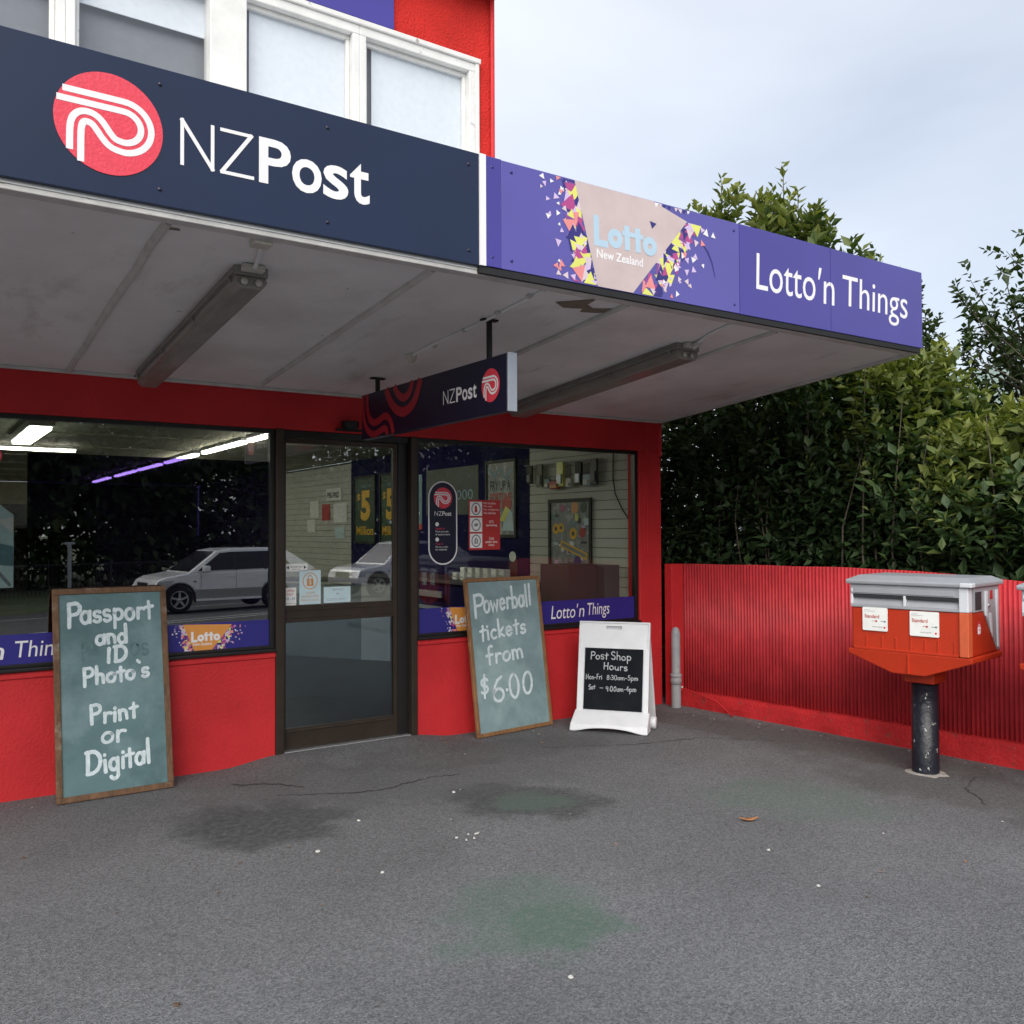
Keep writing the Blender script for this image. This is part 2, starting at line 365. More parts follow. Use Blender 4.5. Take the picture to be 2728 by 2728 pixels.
# ---- hand lettering: strokes
def arc(cx, cy, rx, ry, a0, a1, k=14):
    return [(cx+rx*math.cos(R(a0+(a1-a0)*i/k)), cy+ry*math.sin(R(a0+(a1-a0)*i/k))) for i in range(k+1)]
def _bowl(cx=.22, cy=.25, rx=.2, ry=.25): return arc(cx, cy, rx, ry, 40, 400, 20)
G = {
 'P': (.5, [[(.06, 0), (.04, .95)], [(.04, .93), (.25, .95)]+arc(.25, .72, .22, .23, 80, -80)+[(.06, .48)]]),
 'a': (.48, [arc(.21, .24, .19, .25, 60, 400, 18), [(.42, .5), (.42, .02)]]),
 's': (.38, [arc(.2, .37, .15, .13, 40, 250, 10)+arc(.19, .125, .16, .13, 90, -150, 10)]),
 'p': (.48, [[(.06, .5), (.07, -.38)], arc(.24, .25, .19, .24, 160, -190, 18)]),
 'o': (.46, [_bowl()]),
 'r': (.34, [[(.06, .5), (.06, 0)], [(.06, .3)]+arc(.24, .3, .17, .19, 160, 50, 8)]),
 't': (.34, [[(.18, .78), (.17, 0)], [(.0, .52), (.36, .56)]]),
 'n': (.46, [[(.06, .5), (.06, 0)], [(.06, .28)]+arc(.22, .3, .16, .2, 160, 0, 10)+[(.39, 0)]]),
 'd': (.48, [arc(.21, .24, .19, .24, 40, 400, 18), [(.42, .98), (.42, 0)]]),
 'I': (.26, [[(.13, .95), (.12, 0)]]),
 'D': (.56, [[(.07, 0), (.06, .95)], [(.0, .93), (.2, .94)]+arc(.2, .47, .32, .47, 85, -85, 14)+[(.06, .0)]]),
 'h': (.46, [[(.06, .95), (.06, 0)], [(.06, .28)]+arc(.22, .3, .16, .2, 160, 0, 10)+[(.39, 0)]]),
 "'": (.14, [[(.0, 1.1), (.10, .98)]]),
 'i': (.18, [[(.09, .48), (.09, 0)], [(.09, .70), (.09, .72)]]),
 'g': (.48, [arc(.22, .25, .19, .24, 40, 400, 18), [(.42, .5), (.42, -.18)]+arc(.24, -.2, .18, .17, 0, -160, 8)]),
 'l': (.18, [[(.09, 1.0), (.09, 0)]]),
 'w': (.62, [[(.03, .5), (.14, .02), (.30, .42), (.44, .02), (.58, .5)]]),
 'e': (.46, [[(.05, .26), (.40, .30)]+arc(.22, .26, .19, .24, 10, 320, 18)]),
 'b': (.48, [[(.06, 1.0), (.06, 0)], arc(.25, .24, .19, .24, 160, -180, 18)]),
 'c': (.40, [arc(.22, .25, .19, .25, 50, 310, 14)]),
 'k': (.42, [[(.06, 1.0), (.06, 0)], [(.36, .5), (.07, .2), (.38, 0)]]),
 'f': (.36, [arc(.28, .72, .14, .2, 60, 180, 8)+[(.14, 0)], [(.0, .45), (.34, .48)]]),
 'm': (.68, [[(.05, .5), (.05, 0)], [(.05, .3)]+arc(.18, .32, .13, .17, 160, 0, 8)+[(.32, 0)], [(.32, .3)]+arc(.46, .32, .13, .17, 160, 0, 8)+[(.60, 0)]]),
 '$': (.46, [arc(.23, .63, .17, .17, 30, 260, 12)+arc(.22, .28, .18, .18, 90, -150, 12), [(.23, 1.0), (.22, -.12)]]),
 '6': (.5, [[(.40, .95), (.24, .84), (.12, .62), (.06, .35)]+arc(.25, .25, .2, .25, 170, -180, 20)]),
 '.': (.2, [[(.1, .33), (.11, .335)]]),
 '0': (.5, [arc(.25, .47, .2, .47, 80, 440, 24)]),
 'S': (.46, [arc(.24, .7, .19, .22, 30, 260, 12)+arc(.22, .24, .2, .24, 90, -150, 12)]),
 'H': (.54, [[(.06, .95), (.06, 0)], [(.46, .95), (.46, 0)], [(.06, .5), (.46, .5)]]),
 'u': (.46, [[(.06, .5), (.06, .2)]+arc(.22, .2, .16, .19, 180, 350, 8)+[(.40, .5), (.41, 0)]]),
 'M': (.66, [[(.06, 0), (.08, .95), (.32, .3), (.56, .95), (.6, 0)]]),
 'F': (.46, [[(.08, .95), (.08, 0)], [(.08, .93), (.42, .93)], [(.08, .5), (.36, .5)]]),
 '8': (.46, [arc(.22, .71, .16, .22, -90, 270, 16), arc(.22, .24, .19, .25, 90, 450, 16)]),
 '3': (.42, [arc(.18, .71, .18, .22, 140, -90, 10)+arc(.18, .25, .2, .25, 90, -140, 10)]),
 '5': (.44, [[(.38, .93), (.1, .93), (.08, .56)]+arc(.2, .3, .2, .28, 120, -140, 12)]),
 '9': (.46, [arc(.22, .68, .18, .24, 10, 370, 16)+[(.38, .3), (.34, 0)]]),
 '4': (.46, [[(.30, 0), (.32, .95), (.02, .3), (.44, .32)]]),
 '-': (.34, [[(.05, .3), (.28, .3)]]), ':': (.16, [[(.08, .1), (.08, .11)], [(.08, .42), (.08, .43)]]),
 ' ': (.28, []),
}
def hand(mb, body, T, x0, x1, yb0, yb1, cap, wd, mt, n0=.0016, jit=.012, rng=None):
    """hand lettering from x0 to x1 on a baseline that goes yb0 -> yb1; cap = height of a capital"""
    rng = rng or random.Random(hash(body) % 1000 if False else sum(map(ord, body)))
    tot = sum(G[c][0]+.10 for c in body)-.10
    sx = (x1-x0)/tot; x = 0.0; n = n0
    for c in body:
        w, st = G[c]; dy = rng.uniform(-1, 1)*jit*3; sc = 1+rng.uniform(-1, 1)*.07; sl = rng.uniform(-.05, .05)
        for p in st:
            Q = []
            for (px, py) in p:
                t = (x+px)/tot
                Q.append((x0+(x+px+sl*py)*sx, yb0+(yb1-yb0)*t+(py*sc+dy)*cap))
            if len(Q) == 2 and (Q[0][0]-Q[1][0])**2+(Q[0][1]-Q[1][1])**2 > 1e-5:
                Q = [Q[0], ((Q[0][0]+Q[1][0])/2+rng.uniform(-1, 1)*cap*.012, (Q[0][1]+Q[1][1])/2), Q[1]]
            ww = [wd*(1+rng.uniform(-.12, .12)) for _ in Q]
            mb.ribbon(Q, ww, mt, T, n); n += .00012
        x += w+.10
    return mb

# ---- the round swirl emblem: a disc with a double looping track
def swirl_tracks():
    c = [(-1.05, .41), (-.5, .41), (0, .41), (.2, .41)]+[(.25+.43*math.cos(R(a)), .0+.41*math.sin(R(a))) for a in range(80, -100, -10)]
    c += [(.06, -.375), (-.06, -.25), (-.15, -.12), (-.24, -.01), (-.33, .04), (-.42, .05), (-.50, .03), (-.57, -.04), (-.605, -.15), (-.615, -.3), (-.615, -.6), (-.615, -1.0)]
    # smooth
    for _ in range(2):
        q = [c[0]]
        for a, b in zip(c[:-1], c[1:]): q += [(a[0]*.75+b[0]*.25, a[1]*.75+b[1]*.25), (a[0]*.25+b[0]*.75, a[1]*.25+b[1]*.75)]
        c = q+[c[-1]]
    res = []
    for o in (.098, -.098):
        L = []
        for i, p in enumerate(c):
            a = Vector(c[max(i-1, 0)]); b = Vector(c[min(i+1, len(c)-1)]); d = (b-a).normalized()
            L.append((p[0]-d.y*o, p[1]+d.x*o))
        res.append([p for p in L if p[0]**2+p[1]**2 < .998**2])
    return res
def emblem(parent, T, cx, cy, r, n, disc, line, ry=None, names=('disc', 'swirl')):
    ry = ry or r
    a = MB(); a.prism([(cx+r*math.cos(t), cy+ry*math.sin(t)) for t in [2*math.pi*i/56 for i in range(56)]], n, n+.0015, disc, T)
    a.build(names[0], parent)
    b = MB()
    for k, L in enumerate(swirl_tracks()):
        b.ribbon([(cx+x*r, cy+y*ry) for x, y in L], .125*r, line, T, n+.0022+k*.0002, roundcap=False)
    b.build(names[1], parent)
def small_emblem(mb, T, cx, cy, r, n, disc, line, ry=None):
    ry = ry or r
    mb.poly([(cx+r*math.cos(t), cy+ry*math.sin(t)) for t in [2*math.pi*i/40 for i in range(40)]], n, disc, T)
    for k, L in enumerate(swirl_tracks()):
        mb.ribbon([(cx+x*r, cy+y*ry) for x, y in L], .125*r, line, T, n+.0006+k*.0002, roundcap=False)

# ---- triangle mosaic beside the lottery trapezoid
def mosaic(mb, T, edge0, edge1, side, n, wid, cnt, scat, sz, seed, xlim=None):
    """triangles packed along the slanted edge edge0->edge1 spreading to `side` (-1/+1)"""
    rg = random.Random(seed); cols = [YLIM, MAGN, PINK, LILA, BLUSH, BLUSH, PLUM, PURPD, PINK, LILA, YLIM, PURPD, MAGN]
    def tri(cx, cy, s, m_, nn):
        a = rg.uniform(0, 6.28) if s < sz*.5 else rg.choice([math.pi/2, -math.pi/2])+rg.uniform(-.3, .3)
        p = [(cx+s*math.cos(a+k*2.094)*rg.uniform(.8, 1.15), cy+s*math.sin(a+k*2.094)*rg.uniform(.8, 1.15)) for k in range(3)]
        lo = min(edge0[1], edge1[1]); hi = max(edge0[1], edge1[1])
        p = [(x, min(max(y, lo+.004), hi-.004)) for x, y in p]
        q = []
        for x, y in p:
            t = (y-edge0[1])/(edge1[1]-edge0[1]); ex = edge0[0]+(edge1[0]-edge0[0])*t
            q.append((min(x, ex) if side < 0 else max(x, ex), y))
        A = abs((q[1][0]-q[0][0])*(q[2][1]-q[0][1])-(q[2][0]-q[0][0])*(q[1][1]-q[0][1]))
        if A > 1e-5: mb.poly(q, nn, m_, T)
    k = 0
    for i in range(cnt):
        t = ((i+rg.random())/cnt); t = t**1.0
        y = edge0[1]+(edge1[1]-edge0[1])*t; ex = edge0[0]+(edge1[0]-edge0[0])*t
        low = 1-(y-min(edge0[1], edge1[1]))/abs(edge1[1]-edge0[1])
        w_ = wid*(.45+.75*low)
        for j in range(3):
            d = rg.random()*w_
            tri(ex+side*d, y+rg.uniform(-.5, .5)*sz, sz*rg.uniform(.7, 1.15), rg.choice(cols), n+k*.00001); k += 1
    for i in range(scat):
        t = rg.random(); y = edge0[1]+(edge1[1]-edge0[1])*t; ex = edge0[0]+(edge1[0]-edge0[0])*t
        tri(ex+side*(wid*.8+rg.random()**1.5*wid*1.2), y, sz*rg.uniform(.22, .5), rg.choice([WHITEF, WHITEF, LILA, BLUSH, PINK]), n+k*.00001); k += 1
def fat_lotto(mb, T, x0, x1, y0, y1, n, mt):
    """rounded fat logo lettering  L o t t o"""
    w = x1-x0; h = y1-y0; f = lambda a, b: (x0+a*w, y0+b*h); s = .083*w
    mb.ribbon([f(.042, 1.0), f(.05, .07), f(.225, .07)], s, mt, T, n, False)
    def o(cx, k): mb.ribbon([(x0+cx*w+.075*w*math.cos(R(a)), y0+.34*h+(.34*h-s/2)*math.sin(R(a))) for a in range(0, 360, 15)], s, mt, T, n+.0002*k, False, True)
    o(.335, 1)
    mb.ribbon([f(.515, .88), f(.525, .02)], s, mt, T, n+.0004, False)
    mb.ribbon([f(.685, .88), f(.695, .02)], s, mt, T, n+.0005, False)
    mb.ribbon([f(.44, .60), f(.78, .60)], s*.7, mt, T, n+.0006, False)
    o(.885, 4)
    return mb
# ------------------------------------------------------------------ ground, road
RD = Vector((.951, -.309, 0)); RN = Vector((-.309, -.951, 0))       # along the road / away from the shop
def rt(u, t, z=0): return RD*u + RN*t + Vector((0, 0, z))
def mound(x, y):
    a = max(0, 1-max(0, abs(x+3.13)-.50)/.42); b = max(0, 1-max(0, -y)/.75)
    a = a*a*(3-2*a); b = b*b*(3-2*b)
    return .048*a*b
def slope(x, y): return 0.0
ASPH = mat('footpath_asphalt', (.128, .132, .139), .9, .17, .8, 0, detail=8)
def asphalt_nodes(m):
    t = m.node_tree; b = t.nodes['Principled BSDF']; old = b.inputs['Base Color'].links[0].from_socket
    co = t.nodes.new('ShaderNodeTexCoord'); src = co.outputs['Object']
    v = t.nodes.new('ShaderNodeTexVoronoi'); v.inputs['Scale'].default_value = 150; t.links.new(src, v.inputs['Vector'])
    mr = t.nodes.new('ShaderNodeMapRange'); mr.inputs[1].default_value = 0; mr.inputs[2].default_value = 1; mr.inputs[3].default_value = .60; mr.inputs[4].default_value = 1.42
    sp = t.nodes.new('ShaderNodeSeparateColor'); t.links.new(v.outputs['Color'], sp.inputs[0]); t.links.new(sp.outputs[0], mr.inputs[0])
    n2 = t.nodes.new('ShaderNodeTexNoise'); n2.inputs['Scale'].default_value = 48; n2.inputs['Detail'].default_value = 4; t.links.new(src, n2.inputs['Vector'])
    m2 = t.nodes.new('ShaderNodeMapRange'); m2.inputs[1].default_value = .3; m2.inputs[2].default_value = .7; m2.inputs[3].default_value = .86; m2.inputs[4].default_value = 1.14
    t.links.new(n2.outputs['Fac'], m2.inputs[0])
    mu = t.nodes.new('ShaderNodeMath'); mu.operation = 'MULTIPLY'; t.links.new(mr.outputs[0], mu.inputs[0]); t.links.new(m2.outputs[0], mu.inputs[1])
    sc = t.nodes.new('ShaderNodeVectorMath'); sc.operation = 'SCALE'; t.links.new(old, sc.inputs[0]); t.links.new(mu.outputs[0], sc.inputs['Scale'])
    cur = sc.outputs[0]
    # pale specks of chip and grit
    v2 = t.nodes.new('ShaderNodeTexVoronoi'); v2.inputs['Scale'].default_value = 34; t.links.new(src, v2.inputs['Vector'])
    l2 = t.nodes.new('ShaderNodeMath'); l2.operation = 'LESS_THAN'; l2.inputs[1].default_value = .11; t.links.new(v2.outputs['Distance'], l2.inputs[0])
    s2 = t.nodes.new('ShaderNodeSeparateColor'); t.links.new(v2.outputs['Color'], s2.inputs[0])
    g2 = t.nodes.new('ShaderNodeMath'); g2.operation = 'GREATER_THAN'; g2.inputs[1].default_value = .86; t.links.new(s2.outputs[1], g2.inputs[0])
    k2 = t.nodes.new('ShaderNodeMath'); k2.operation = 'MULTIPLY'; t.links.new(l2.outputs[0], k2.inputs[0]); t.links.new(g2.outputs[0], k2.inputs[1])
    x2 = t.nodes.new('ShaderNodeMix'); x2.data_type = 'RGBA'; x2.inputs[7].default_value = (.30, .29, .27, 1)
    t.links.new(k2.outputs[0], x2.inputs[0]); t.links.new(cur, x2.inputs[6]); cur = x2.outputs[2]
    # trodden gum and drips: small dark spots
    v3 = t.nodes.new('ShaderNodeTexVoronoi'); v3.inputs['Scale'].default_value = 5.5; t.links.new(src, v3.inputs['Vector'])
    l3 = t.nodes.new('ShaderNodeMapRange'); l3.inputs[1].default_value = .13; l3.inputs[2].default_value = .07; t.links.new(v3.outputs['Distance'], l3.inputs[0])
    s3 = t.nodes.new('ShaderNodeSeparateColor'); t.links.new(v3.outputs['Color'], s3.inputs[0])
    g3 = t.nodes.new('ShaderNodeMath'); g3.operation = 'GREATER_THAN'; g3.inputs[1].default_value = .66; t.links.new(s3.outputs[0], g3.inputs[0])
    k3 = t.nodes.new('ShaderNodeMath'); k3.operation = 'MULTIPLY'; t.links.new(l3.outputs[0], k3.inputs[0]); t.links.new(g3.outputs[0], k3.inputs[1])
    k4 = t.nodes.new('ShaderNodeMath'); k4.operation = 'MULTIPLY'; k4.inputs[1].default_value = .5; t.links.new(k3.outputs[0], k4.inputs[0])
    x3 = t.nodes.new('ShaderNodeMix'); x3.data_type = 'RGBA'; x3.inputs[7].default_value = (.07, .07, .07, 1)
    t.links.new(k4.outputs[0], x3.inputs[0]); t.links.new(cur, x3.inputs[6]); cur = x3.outputs[2]
    # stains: oil (dark) and moss (green), each an uneven patch where it lies on the path
    nd = t.nodes.new('ShaderNodeTexNoise'); nd.inputs['Scale'].default_value = 4.2; nd.inputs['Detail'].default_value = 6; t.links.new(src, nd.inputs['Vector'])
    nf = t.nodes.new('ShaderNodeTexNoise'); nf.inputs['Scale'].default_value = 26; nf.inputs['Detail'].default_value = 5; t.links.new(src, nf.inputs['Vector'])
    def stain(cx, cy, ang, rx, ry, col, amt, ring=0.0):
        nonlocal cur
        mp_ = t.nodes.new('ShaderNodeMapping'); mp_.vector_type = 'TEXTURE'
        mp_.inputs['Location'].default_value = (cx, cy, 0); mp_.inputs['Rotation'].default_value = (0, 0, R(ang)); mp_.inputs['Scale'].default_value = (rx, ry, 1)
        t.links.new(src, mp_.inputs['Vector'])
        ln = t.nodes.new('ShaderNodeVectorMath'); ln.operation = 'LENGTH'
        fl = t.nodes.new('ShaderNodeVectorMath'); fl.operation = 'MULTIPLY'; fl.inputs[1].default_value = (1, 1, 0)
        t.links.new(mp_.outputs[0], fl.inputs[0]); t.links.new(fl.outputs[0], ln.inputs[0])
        ad = t.nodes.new('ShaderNodeMath'); ad.operation = 'MULTIPLY_ADD'; ad.inputs[1].default_value = 1.5; t.links.new(nd.outputs['Fac'], ad.inputs[0]); t.links.new(ln.outputs['Value'], ad.inputs[2])
        mr_ = t.nodes.new('ShaderNodeMapRange'); mr_.interpolation_type = 'SMOOTHSTEP'; mr_.inputs[1].default_value = 1.93; mr_.inputs[2].default_value = 1.42; mr_.inputs[3].default_value = 0; mr_.inputs[4].default_value = amt
        t.links.new(ad.outputs[0], mr_.inputs[0])
        fm = t.nodes.new('ShaderNodeMapRange'); fm.inputs[1].default_value = .3; fm.inputs[2].default_value = .65; fm.inputs[3].default_value = .45; fm.inputs[4].default_value = 1.0; t.links.new(nf.outputs['Fac'], fm.inputs[0])
        ml = t.nodes.new('ShaderNodeMath'); ml.operation = 'MULTIPLY'; t.links.new(mr_.outputs[0], ml.inputs[0]); t.links.new(fm.outputs[0], ml.inputs[1])
        x = t.nodes.new('ShaderNodeMix'); x.data_type = 'RGBA'; x.inputs[7].default_value = (*col, 1)
        t.links.new(ml.outputs[0], x.inputs[0]); t.links.new(cur, x.inputs[6]); cur = x.outputs[2]
    # along-picture axis is (cos -34 deg); depth axis (sin) -> patches drawn out in both
    stain(-4.20, -1.27, -30, .50, .40, (.040, .046, .050), .92)
    stain(-2.76, -1.75, -48, .50, .34, (.040, .046, .048), .88)
    stain(-2.74, -1.78, -40, .26, .20, (.085, .14, .105), .5)
    stain(-3.66, -3.08, -45, .38, .44, (.082, .145, .112), .50)
    stain(-3.60, -3.22, -45, .24, .24, (.055, .125, .085), .50)
    stain(-1.40, -2.65, -58, .56, .40, (.080, .145, .110), .45)
    stain(-3.3, -.95, -20, 1.3, .5, (.085, .088, .092), .45)
    stain(-.2, -1.6, -80, 1.9, .32, (.05, .05, .042), .55)
    stain(-.35, -3.3, -80, 1.2, .5, (.055, .055, .05), .55)
    stain(-2.3, -.6, -8, 1.2, .35, (.075, .075, .075), .5)
    t.links.new(cur, b.inputs['Base Color'])
    bp = t.nodes.new('ShaderNodeBump'); bp.inputs['Strength'].default_value = .55; bp.inputs['Distance'].default_value = .006
    t.links.new(v.outputs['Distance'], bp.inputs['Height']); t.links.new(bp.outputs[0], b.inputs['Normal'])
asphalt_nodes(ASPH)
def crack(name, pts, w, label):
    rg_ = random.Random(len(pts)*7+int(w*1e4)); P = []
    for a, b in zip(pts[:-1], pts[1:]):
        for i in range(10): t_ = i/10; P.append((a[0]+(b[0]-a[0])*t_+rg_.gauss(0, .008), a[1]+(b[1]-a[1])*t_+rg_.gauss(0, .008)))
    mb = MB(); mb.ribbon(P, [w*rg_.uniform(.3, 1.3) for _ in P], CRACK, lambda x, y, n: Vector((x, y, mound(x, y)+n)), .0035, False)
    tag(mb.build(name), label, 'crack', kind='structure')
CRACK = mat('crack_dirt', (.045, .045, .045), .95, .3, 30)
crack('path_crack', [(-3.95, -.80), (-3.55, -1.02), (-3.30, -1.06), (-3.05, -.98), (-2.75, -1.02)], .011, 'irregular dark crack in the asphalt in front of the door')
crack('path_crack', [(-4.10, -.42), (-3.86, -.56), (-3.74, -.74)], .014, 'short dark crack by the left door jamb')
crack('path_crack', [(-.62, -3.35), (-.40, -3.10), (-.05, -2.98)], .010, 'straight joint beside the post box footing')
crack('path_crack', [(-1.9, -.75), (-1.3, -1.05), (-.7, -1.2), (-.2, -1.75)], .007, 'faint crack before the sandwich board')
# footpath: one sheet with the small asphalt ramp to the door
us = np.concatenate([np.arange(-14, -6.5, .8), np.arange(-6.5, 1.6, .09), np.arange(1.6, 14, .8)]); ts = np.concatenate([np.arange(-6, -1.6, .5), np.arange(-1.6, 3, .09), np.arange(3, 9.01, .5)])
mb = MB(); V = []; F = []
for t_ in ts:
    for u_ in us:
        p = RD*float(u_)+RN*float(t_); V.append((p.x, p.y, mound(p.x, p.y)))
nu = len(us)
for j in range(len(ts)-1):
    for i in range(nu-1): F.append((j*nu+i, (j+1)*nu+i, (j+1)*nu+i+1, j*nu+i+1))
mb.add(V, F, ASPH, True); fp = mb.build('footpath'); recalc(fp); tag(fp, 'grey asphalt footpath with oil and moss stains before the shop', 'footpath', kind='structure')
if fp.data.polygons[0].normal.z < 0: fp.data.flip_normals()
mb = MB(); mb.box(-60, 60, 9.0, 9.16, -.30, .004, KERBM, lambda u, t, z: rt(u, t, z)); recalc(mb.build('kerb', bevel=.02)); tag(COL.objects['kerb'], 'concrete kerb between footpath and road', 'kerb', kind='structure')
def roadz(t): return -.13-.37*(t-9.15)/8 if t < 21 else -.678
mb = MB()
for a, b in ((9.155, 13), (13, 17), (17, 21), (21, 22.4)):
    mb.add([rt(-90, a, roadz(a)), rt(90, a, roadz(a)), rt(90, b, roadz(min(b, 21))), rt(-90, b, roadz(min(b, 21)))], [(3, 2, 1, 0)], ROADM)
o = mb.build('road'); recalc(o); tag(o, 'asphalt road in front of the shop', 'road', kind='structure')
if o.data.polygons[0].normal.z < 0: o.data.flip_normals()
mb = MB()
for t0 in (11.2, 13.45, 14.1, 20.4):
    t1 = t0+.11; mb.add([rt(-60, t0, roadz(t0)+.005), rt(-60, t1, roadz(t1)+.005), rt(60, t1, roadz(t1)+.005), rt(60, t0, roadz(t0)+.005)], [(0, 1, 2, 3)], ROADW)
o = mb.build('road_marking'); tag(o, 'white painted lines along the road', 'road marking', kind='structure')
mb = MB(); mb.add([(-700, -700, -.9), (700, -700, -.9), (700, 700, -.9), (-700, 700, -.9)], [(0, 1, 2, 3)], VERGE)
o = mb.build('ground'); tag(o, 'open ground around the street', 'ground', kind='structure')
mb = MB(); mb.add([rt(-90, 22.3, -.67), rt(90, 22.3, -.67), rt(90, 80, -.3), rt(-90, 80, -.3)], [(3, 2, 1, 0)], VERGE)
o = mb.build('grass_verge'); recalc(o); tag(o, 'grass bank across the road', 'grass', kind='structure')
mb = MB(); mb.box(.46, 7, -8, 9, -.2, .06, SOIL); o = mb.build('garden_bed'); tag(o, 'dark garden soil behind the fence', 'soil', kind='structure')

# ------------------------------------------------------------------ the shop building
B = empty('shop_building', (-3.5, 0, 0), 0, 'red two storey corner shop with glazed front under a flat canopy', 'shop')
X0 = -8.5
mb = MB()
mb.box(X0, 0, 0, .16, 2.325, 2.66, RED)                    # header over the glass
mb.box(-.270, 0, 0, .16, -.1, 2.325, RED)                  # end pillar
mb.box(X0, -3.665, 0, .16, -.1, .765, RED)                 # wall under the large window
mb.box(-2.552, -.270, 0, .16, -.1, .765, RED)              # wall under the small window
mb.box(-.16, 0, .16, 9, -.1, 2.66, RED)                    # side wall
o = mb.build('front_wall', B, bevel=.008)
mb = MB(); mb.box(X0, -3.668, -.014, 0, .725, .752, RED); mb.box(-2.549, -.272, -.014, 0, .725, .752, RED)
mb.box(X0, -3.668, -.022, .03, .765, .786, BLACKA); mb.box(-2.549, -.272, -.022, .03, .765, .786, BLACKA)
mb.build('sill', B, bevel=.004)
mb = MB(); mb.box(-.185, -.165, -.012, 0, 1.35, 2.61, RED); mb.box(-.05, -.004, -.02, 0, 2.28, 2.60, RED); mb.box(-.20, -.13, -.010, 0, 2.3, 2.61, RED); mb.build('cover_strip', B, bevel=.004)
# upper storey
mb = MB()
UZ0, UZ1 = 3.0, 6.0
mb.box(-1.99, -1.855, 0, .2, UZ0, 5.37, REDU); mb.box(X0, -1.855, 0, .2, 5.37, UZ1, REDU)
mb.box(-2.05, -1.855, .2, 9, UZ0, UZ1, REDU); mb.box(X0, -1.99, 0, .2, UZ0, 3.6, REDU)
mb.box(X0, X0+.2, .2, 9, UZ0, UZ1, REDU)
mb.build('upper_wall', B)
mb = MB(); mb.box(X0-.3, -1.79, -.16, 9.2, 6.0, 6.12, REDU); mb.tube([(X0-.3, -.20, 6.03), (-1.74, -.20, 6.03)], .07, RED, 12); mb.tube([(-1.862, -.03, 5.98), (-1.862, -.03, 2.9)], .02, RED, 8)
mb.build('roof', B, bevel=.01)
mb = MB(); mb.box(X0, -.02, .17, 9, 2.70, 2.95, REDU); mb.build('lower_roof', B)
# upper windows
def upwin(x0, x1, zt, lower):
    f = MB(); y0, y1 = -.035, .10
    f.box(x0, x1, y0, y1, zt-.07, zt, CREAM); f.box(x0, x0+.055, y0, y1, 3.62, zt-.07, CREAM); f.box(x1-.055, x1, y0, y1, 3.62, zt-.07, CREAM); f.box(x0+.055, x1-.055, y0, y1, 3.62, 3.69, CREAM)
    f.box(x0+.055, x1-.055, .02, .06, zt-.105, zt-.07, CREAM); f.box(x0+.055, x0+.085, .02, .06, 3.69, zt-.105, CREAM); f.box(x1-.085, x1-.055, .02, .06, 3.69, zt-.105, CREAM)
    w = f.build('window', B, bevel=.006)
    g = MB(); g.box(x0+.07, x1-.07, .038, .043, 3.68, zt-.09, GLASSU); g.build('pane', w)
    b = MB()
    if lower: b.box(x0+.06, x1-.06, .105, .112, 5.0, zt-.08, BLIND); b.box(x0+.06, x1-.06, .16, .165, 3.62, zt-.08, BLINDG)
    else: b.box(x0+.14, x1-.06, .062, .068, 3.62, zt-.075, BLIND); b.box(x0+.06, x1-.06, .13, .135, 3.62, zt-.08, BLINDG)
    b.build('blind', w)
upwin(-3.04, -2.03, 5.37, False); upwin(-3.98, -3.04, 5.37, False); upwin(-5.02, -4.05, 5.37, True); upwin(-6.1, -5.02, 5.37, True); upwin(-7.2, -6.1, 5.37, True)
mb = MB(); mb.box(-4.14, -3.89, -.05, .1, 3.6, 5.37, CREAM); mb.box(X0, -1.985, -.055, .0, 5.37, 5.41, CREAM); mb.box(-2.03, -1.995, -.045, .1, 3.6, 5.37, CREAM); mb.build('window_trim', B, bevel=.006)
# ---- canopy
D = 2.599; ZF, ZB = 2.8365, 2.6097
C_ = MB()
soffT = lambda x, y, n=0: Vector((x, y, ZB+(ZF-ZB)*(-y/D)+n))
C_.add([soffT(X0, -D+.02), soffT(0, -D+.02), soffT(0, -.002), soffT(X0, -.002), (X0, -D+.02, 3.36), (0, -D+.02, 3.36), (0, -.002, 3.30), (X0, -.002, 3.30)],
       [(3, 2, 1, 0), (4, 5, 6, 7), (0, 1, 5, 4), (1, 2, 6, 5), (2, 3, 7, 6), (3, 0, 4, 7)], SOFF)
CAN = C_.build('canopy', B)
mb = MB()
for x in (-7.39, -6.19, -4.99, -3.80, -2.60, -1.40):
    mb.tube([soffT(x+random.uniform(-.004, .004), -D+.09+(D-.12)*i/9, -.006) for i in range(10)], .018, SOFT, 8)
mb.build('batten', CAN)
mb = MB()
def sbar(x0, x1, y0, y1, dz, m_): 
    P = [soffT(x, y, n) for n in (-dz, -.001) for y in (y0, y1) for x in (x0, x1)]
    mb.add(P, [(0, 2, 3, 1), (4, 5, 7, 6), (0, 1, 5, 4), (2, 6, 7, 3), (0, 4, 6, 2), (1, 3, 7, 5)], m_)
sbar(X0, 0, -D+.022, -D+.075, .022, SOFT); sbar(X0, -.04, -.022, -.003, .022, SOFT); sbar(-.035, 0, -D+.08, -.003, .022, SOFT)
mb.build('soffit_trim', CAN, bevel=.004)
mb = MB()   # flaked paint near the front edge
fl = lambda x, y, n: soffT(x, y, n)
mb.poly([(-2.98, -2.36), (-2.88, -2.43), (-2.80, -2.50), (-2.79, -2.40), (-2.72, -2.36), (-2.67, -2.38), (-2.58, -2.42), (-2.55, -2.36), (-2.66, -2.30), (-2.75, -2.28), (-2.77, -2.33), (-2.88, -2.30)], -.0025, BARE, fl)
mb.build('bare_patch', CAN); mb = MB(); mb.poly([(-4.99+.0, -2.44), (-4.93, -2.45), (-4.92, -2.43), (-4.985, -2.42)], -.0025, BARE, fl)
mb.build('bare_patch', CAN)
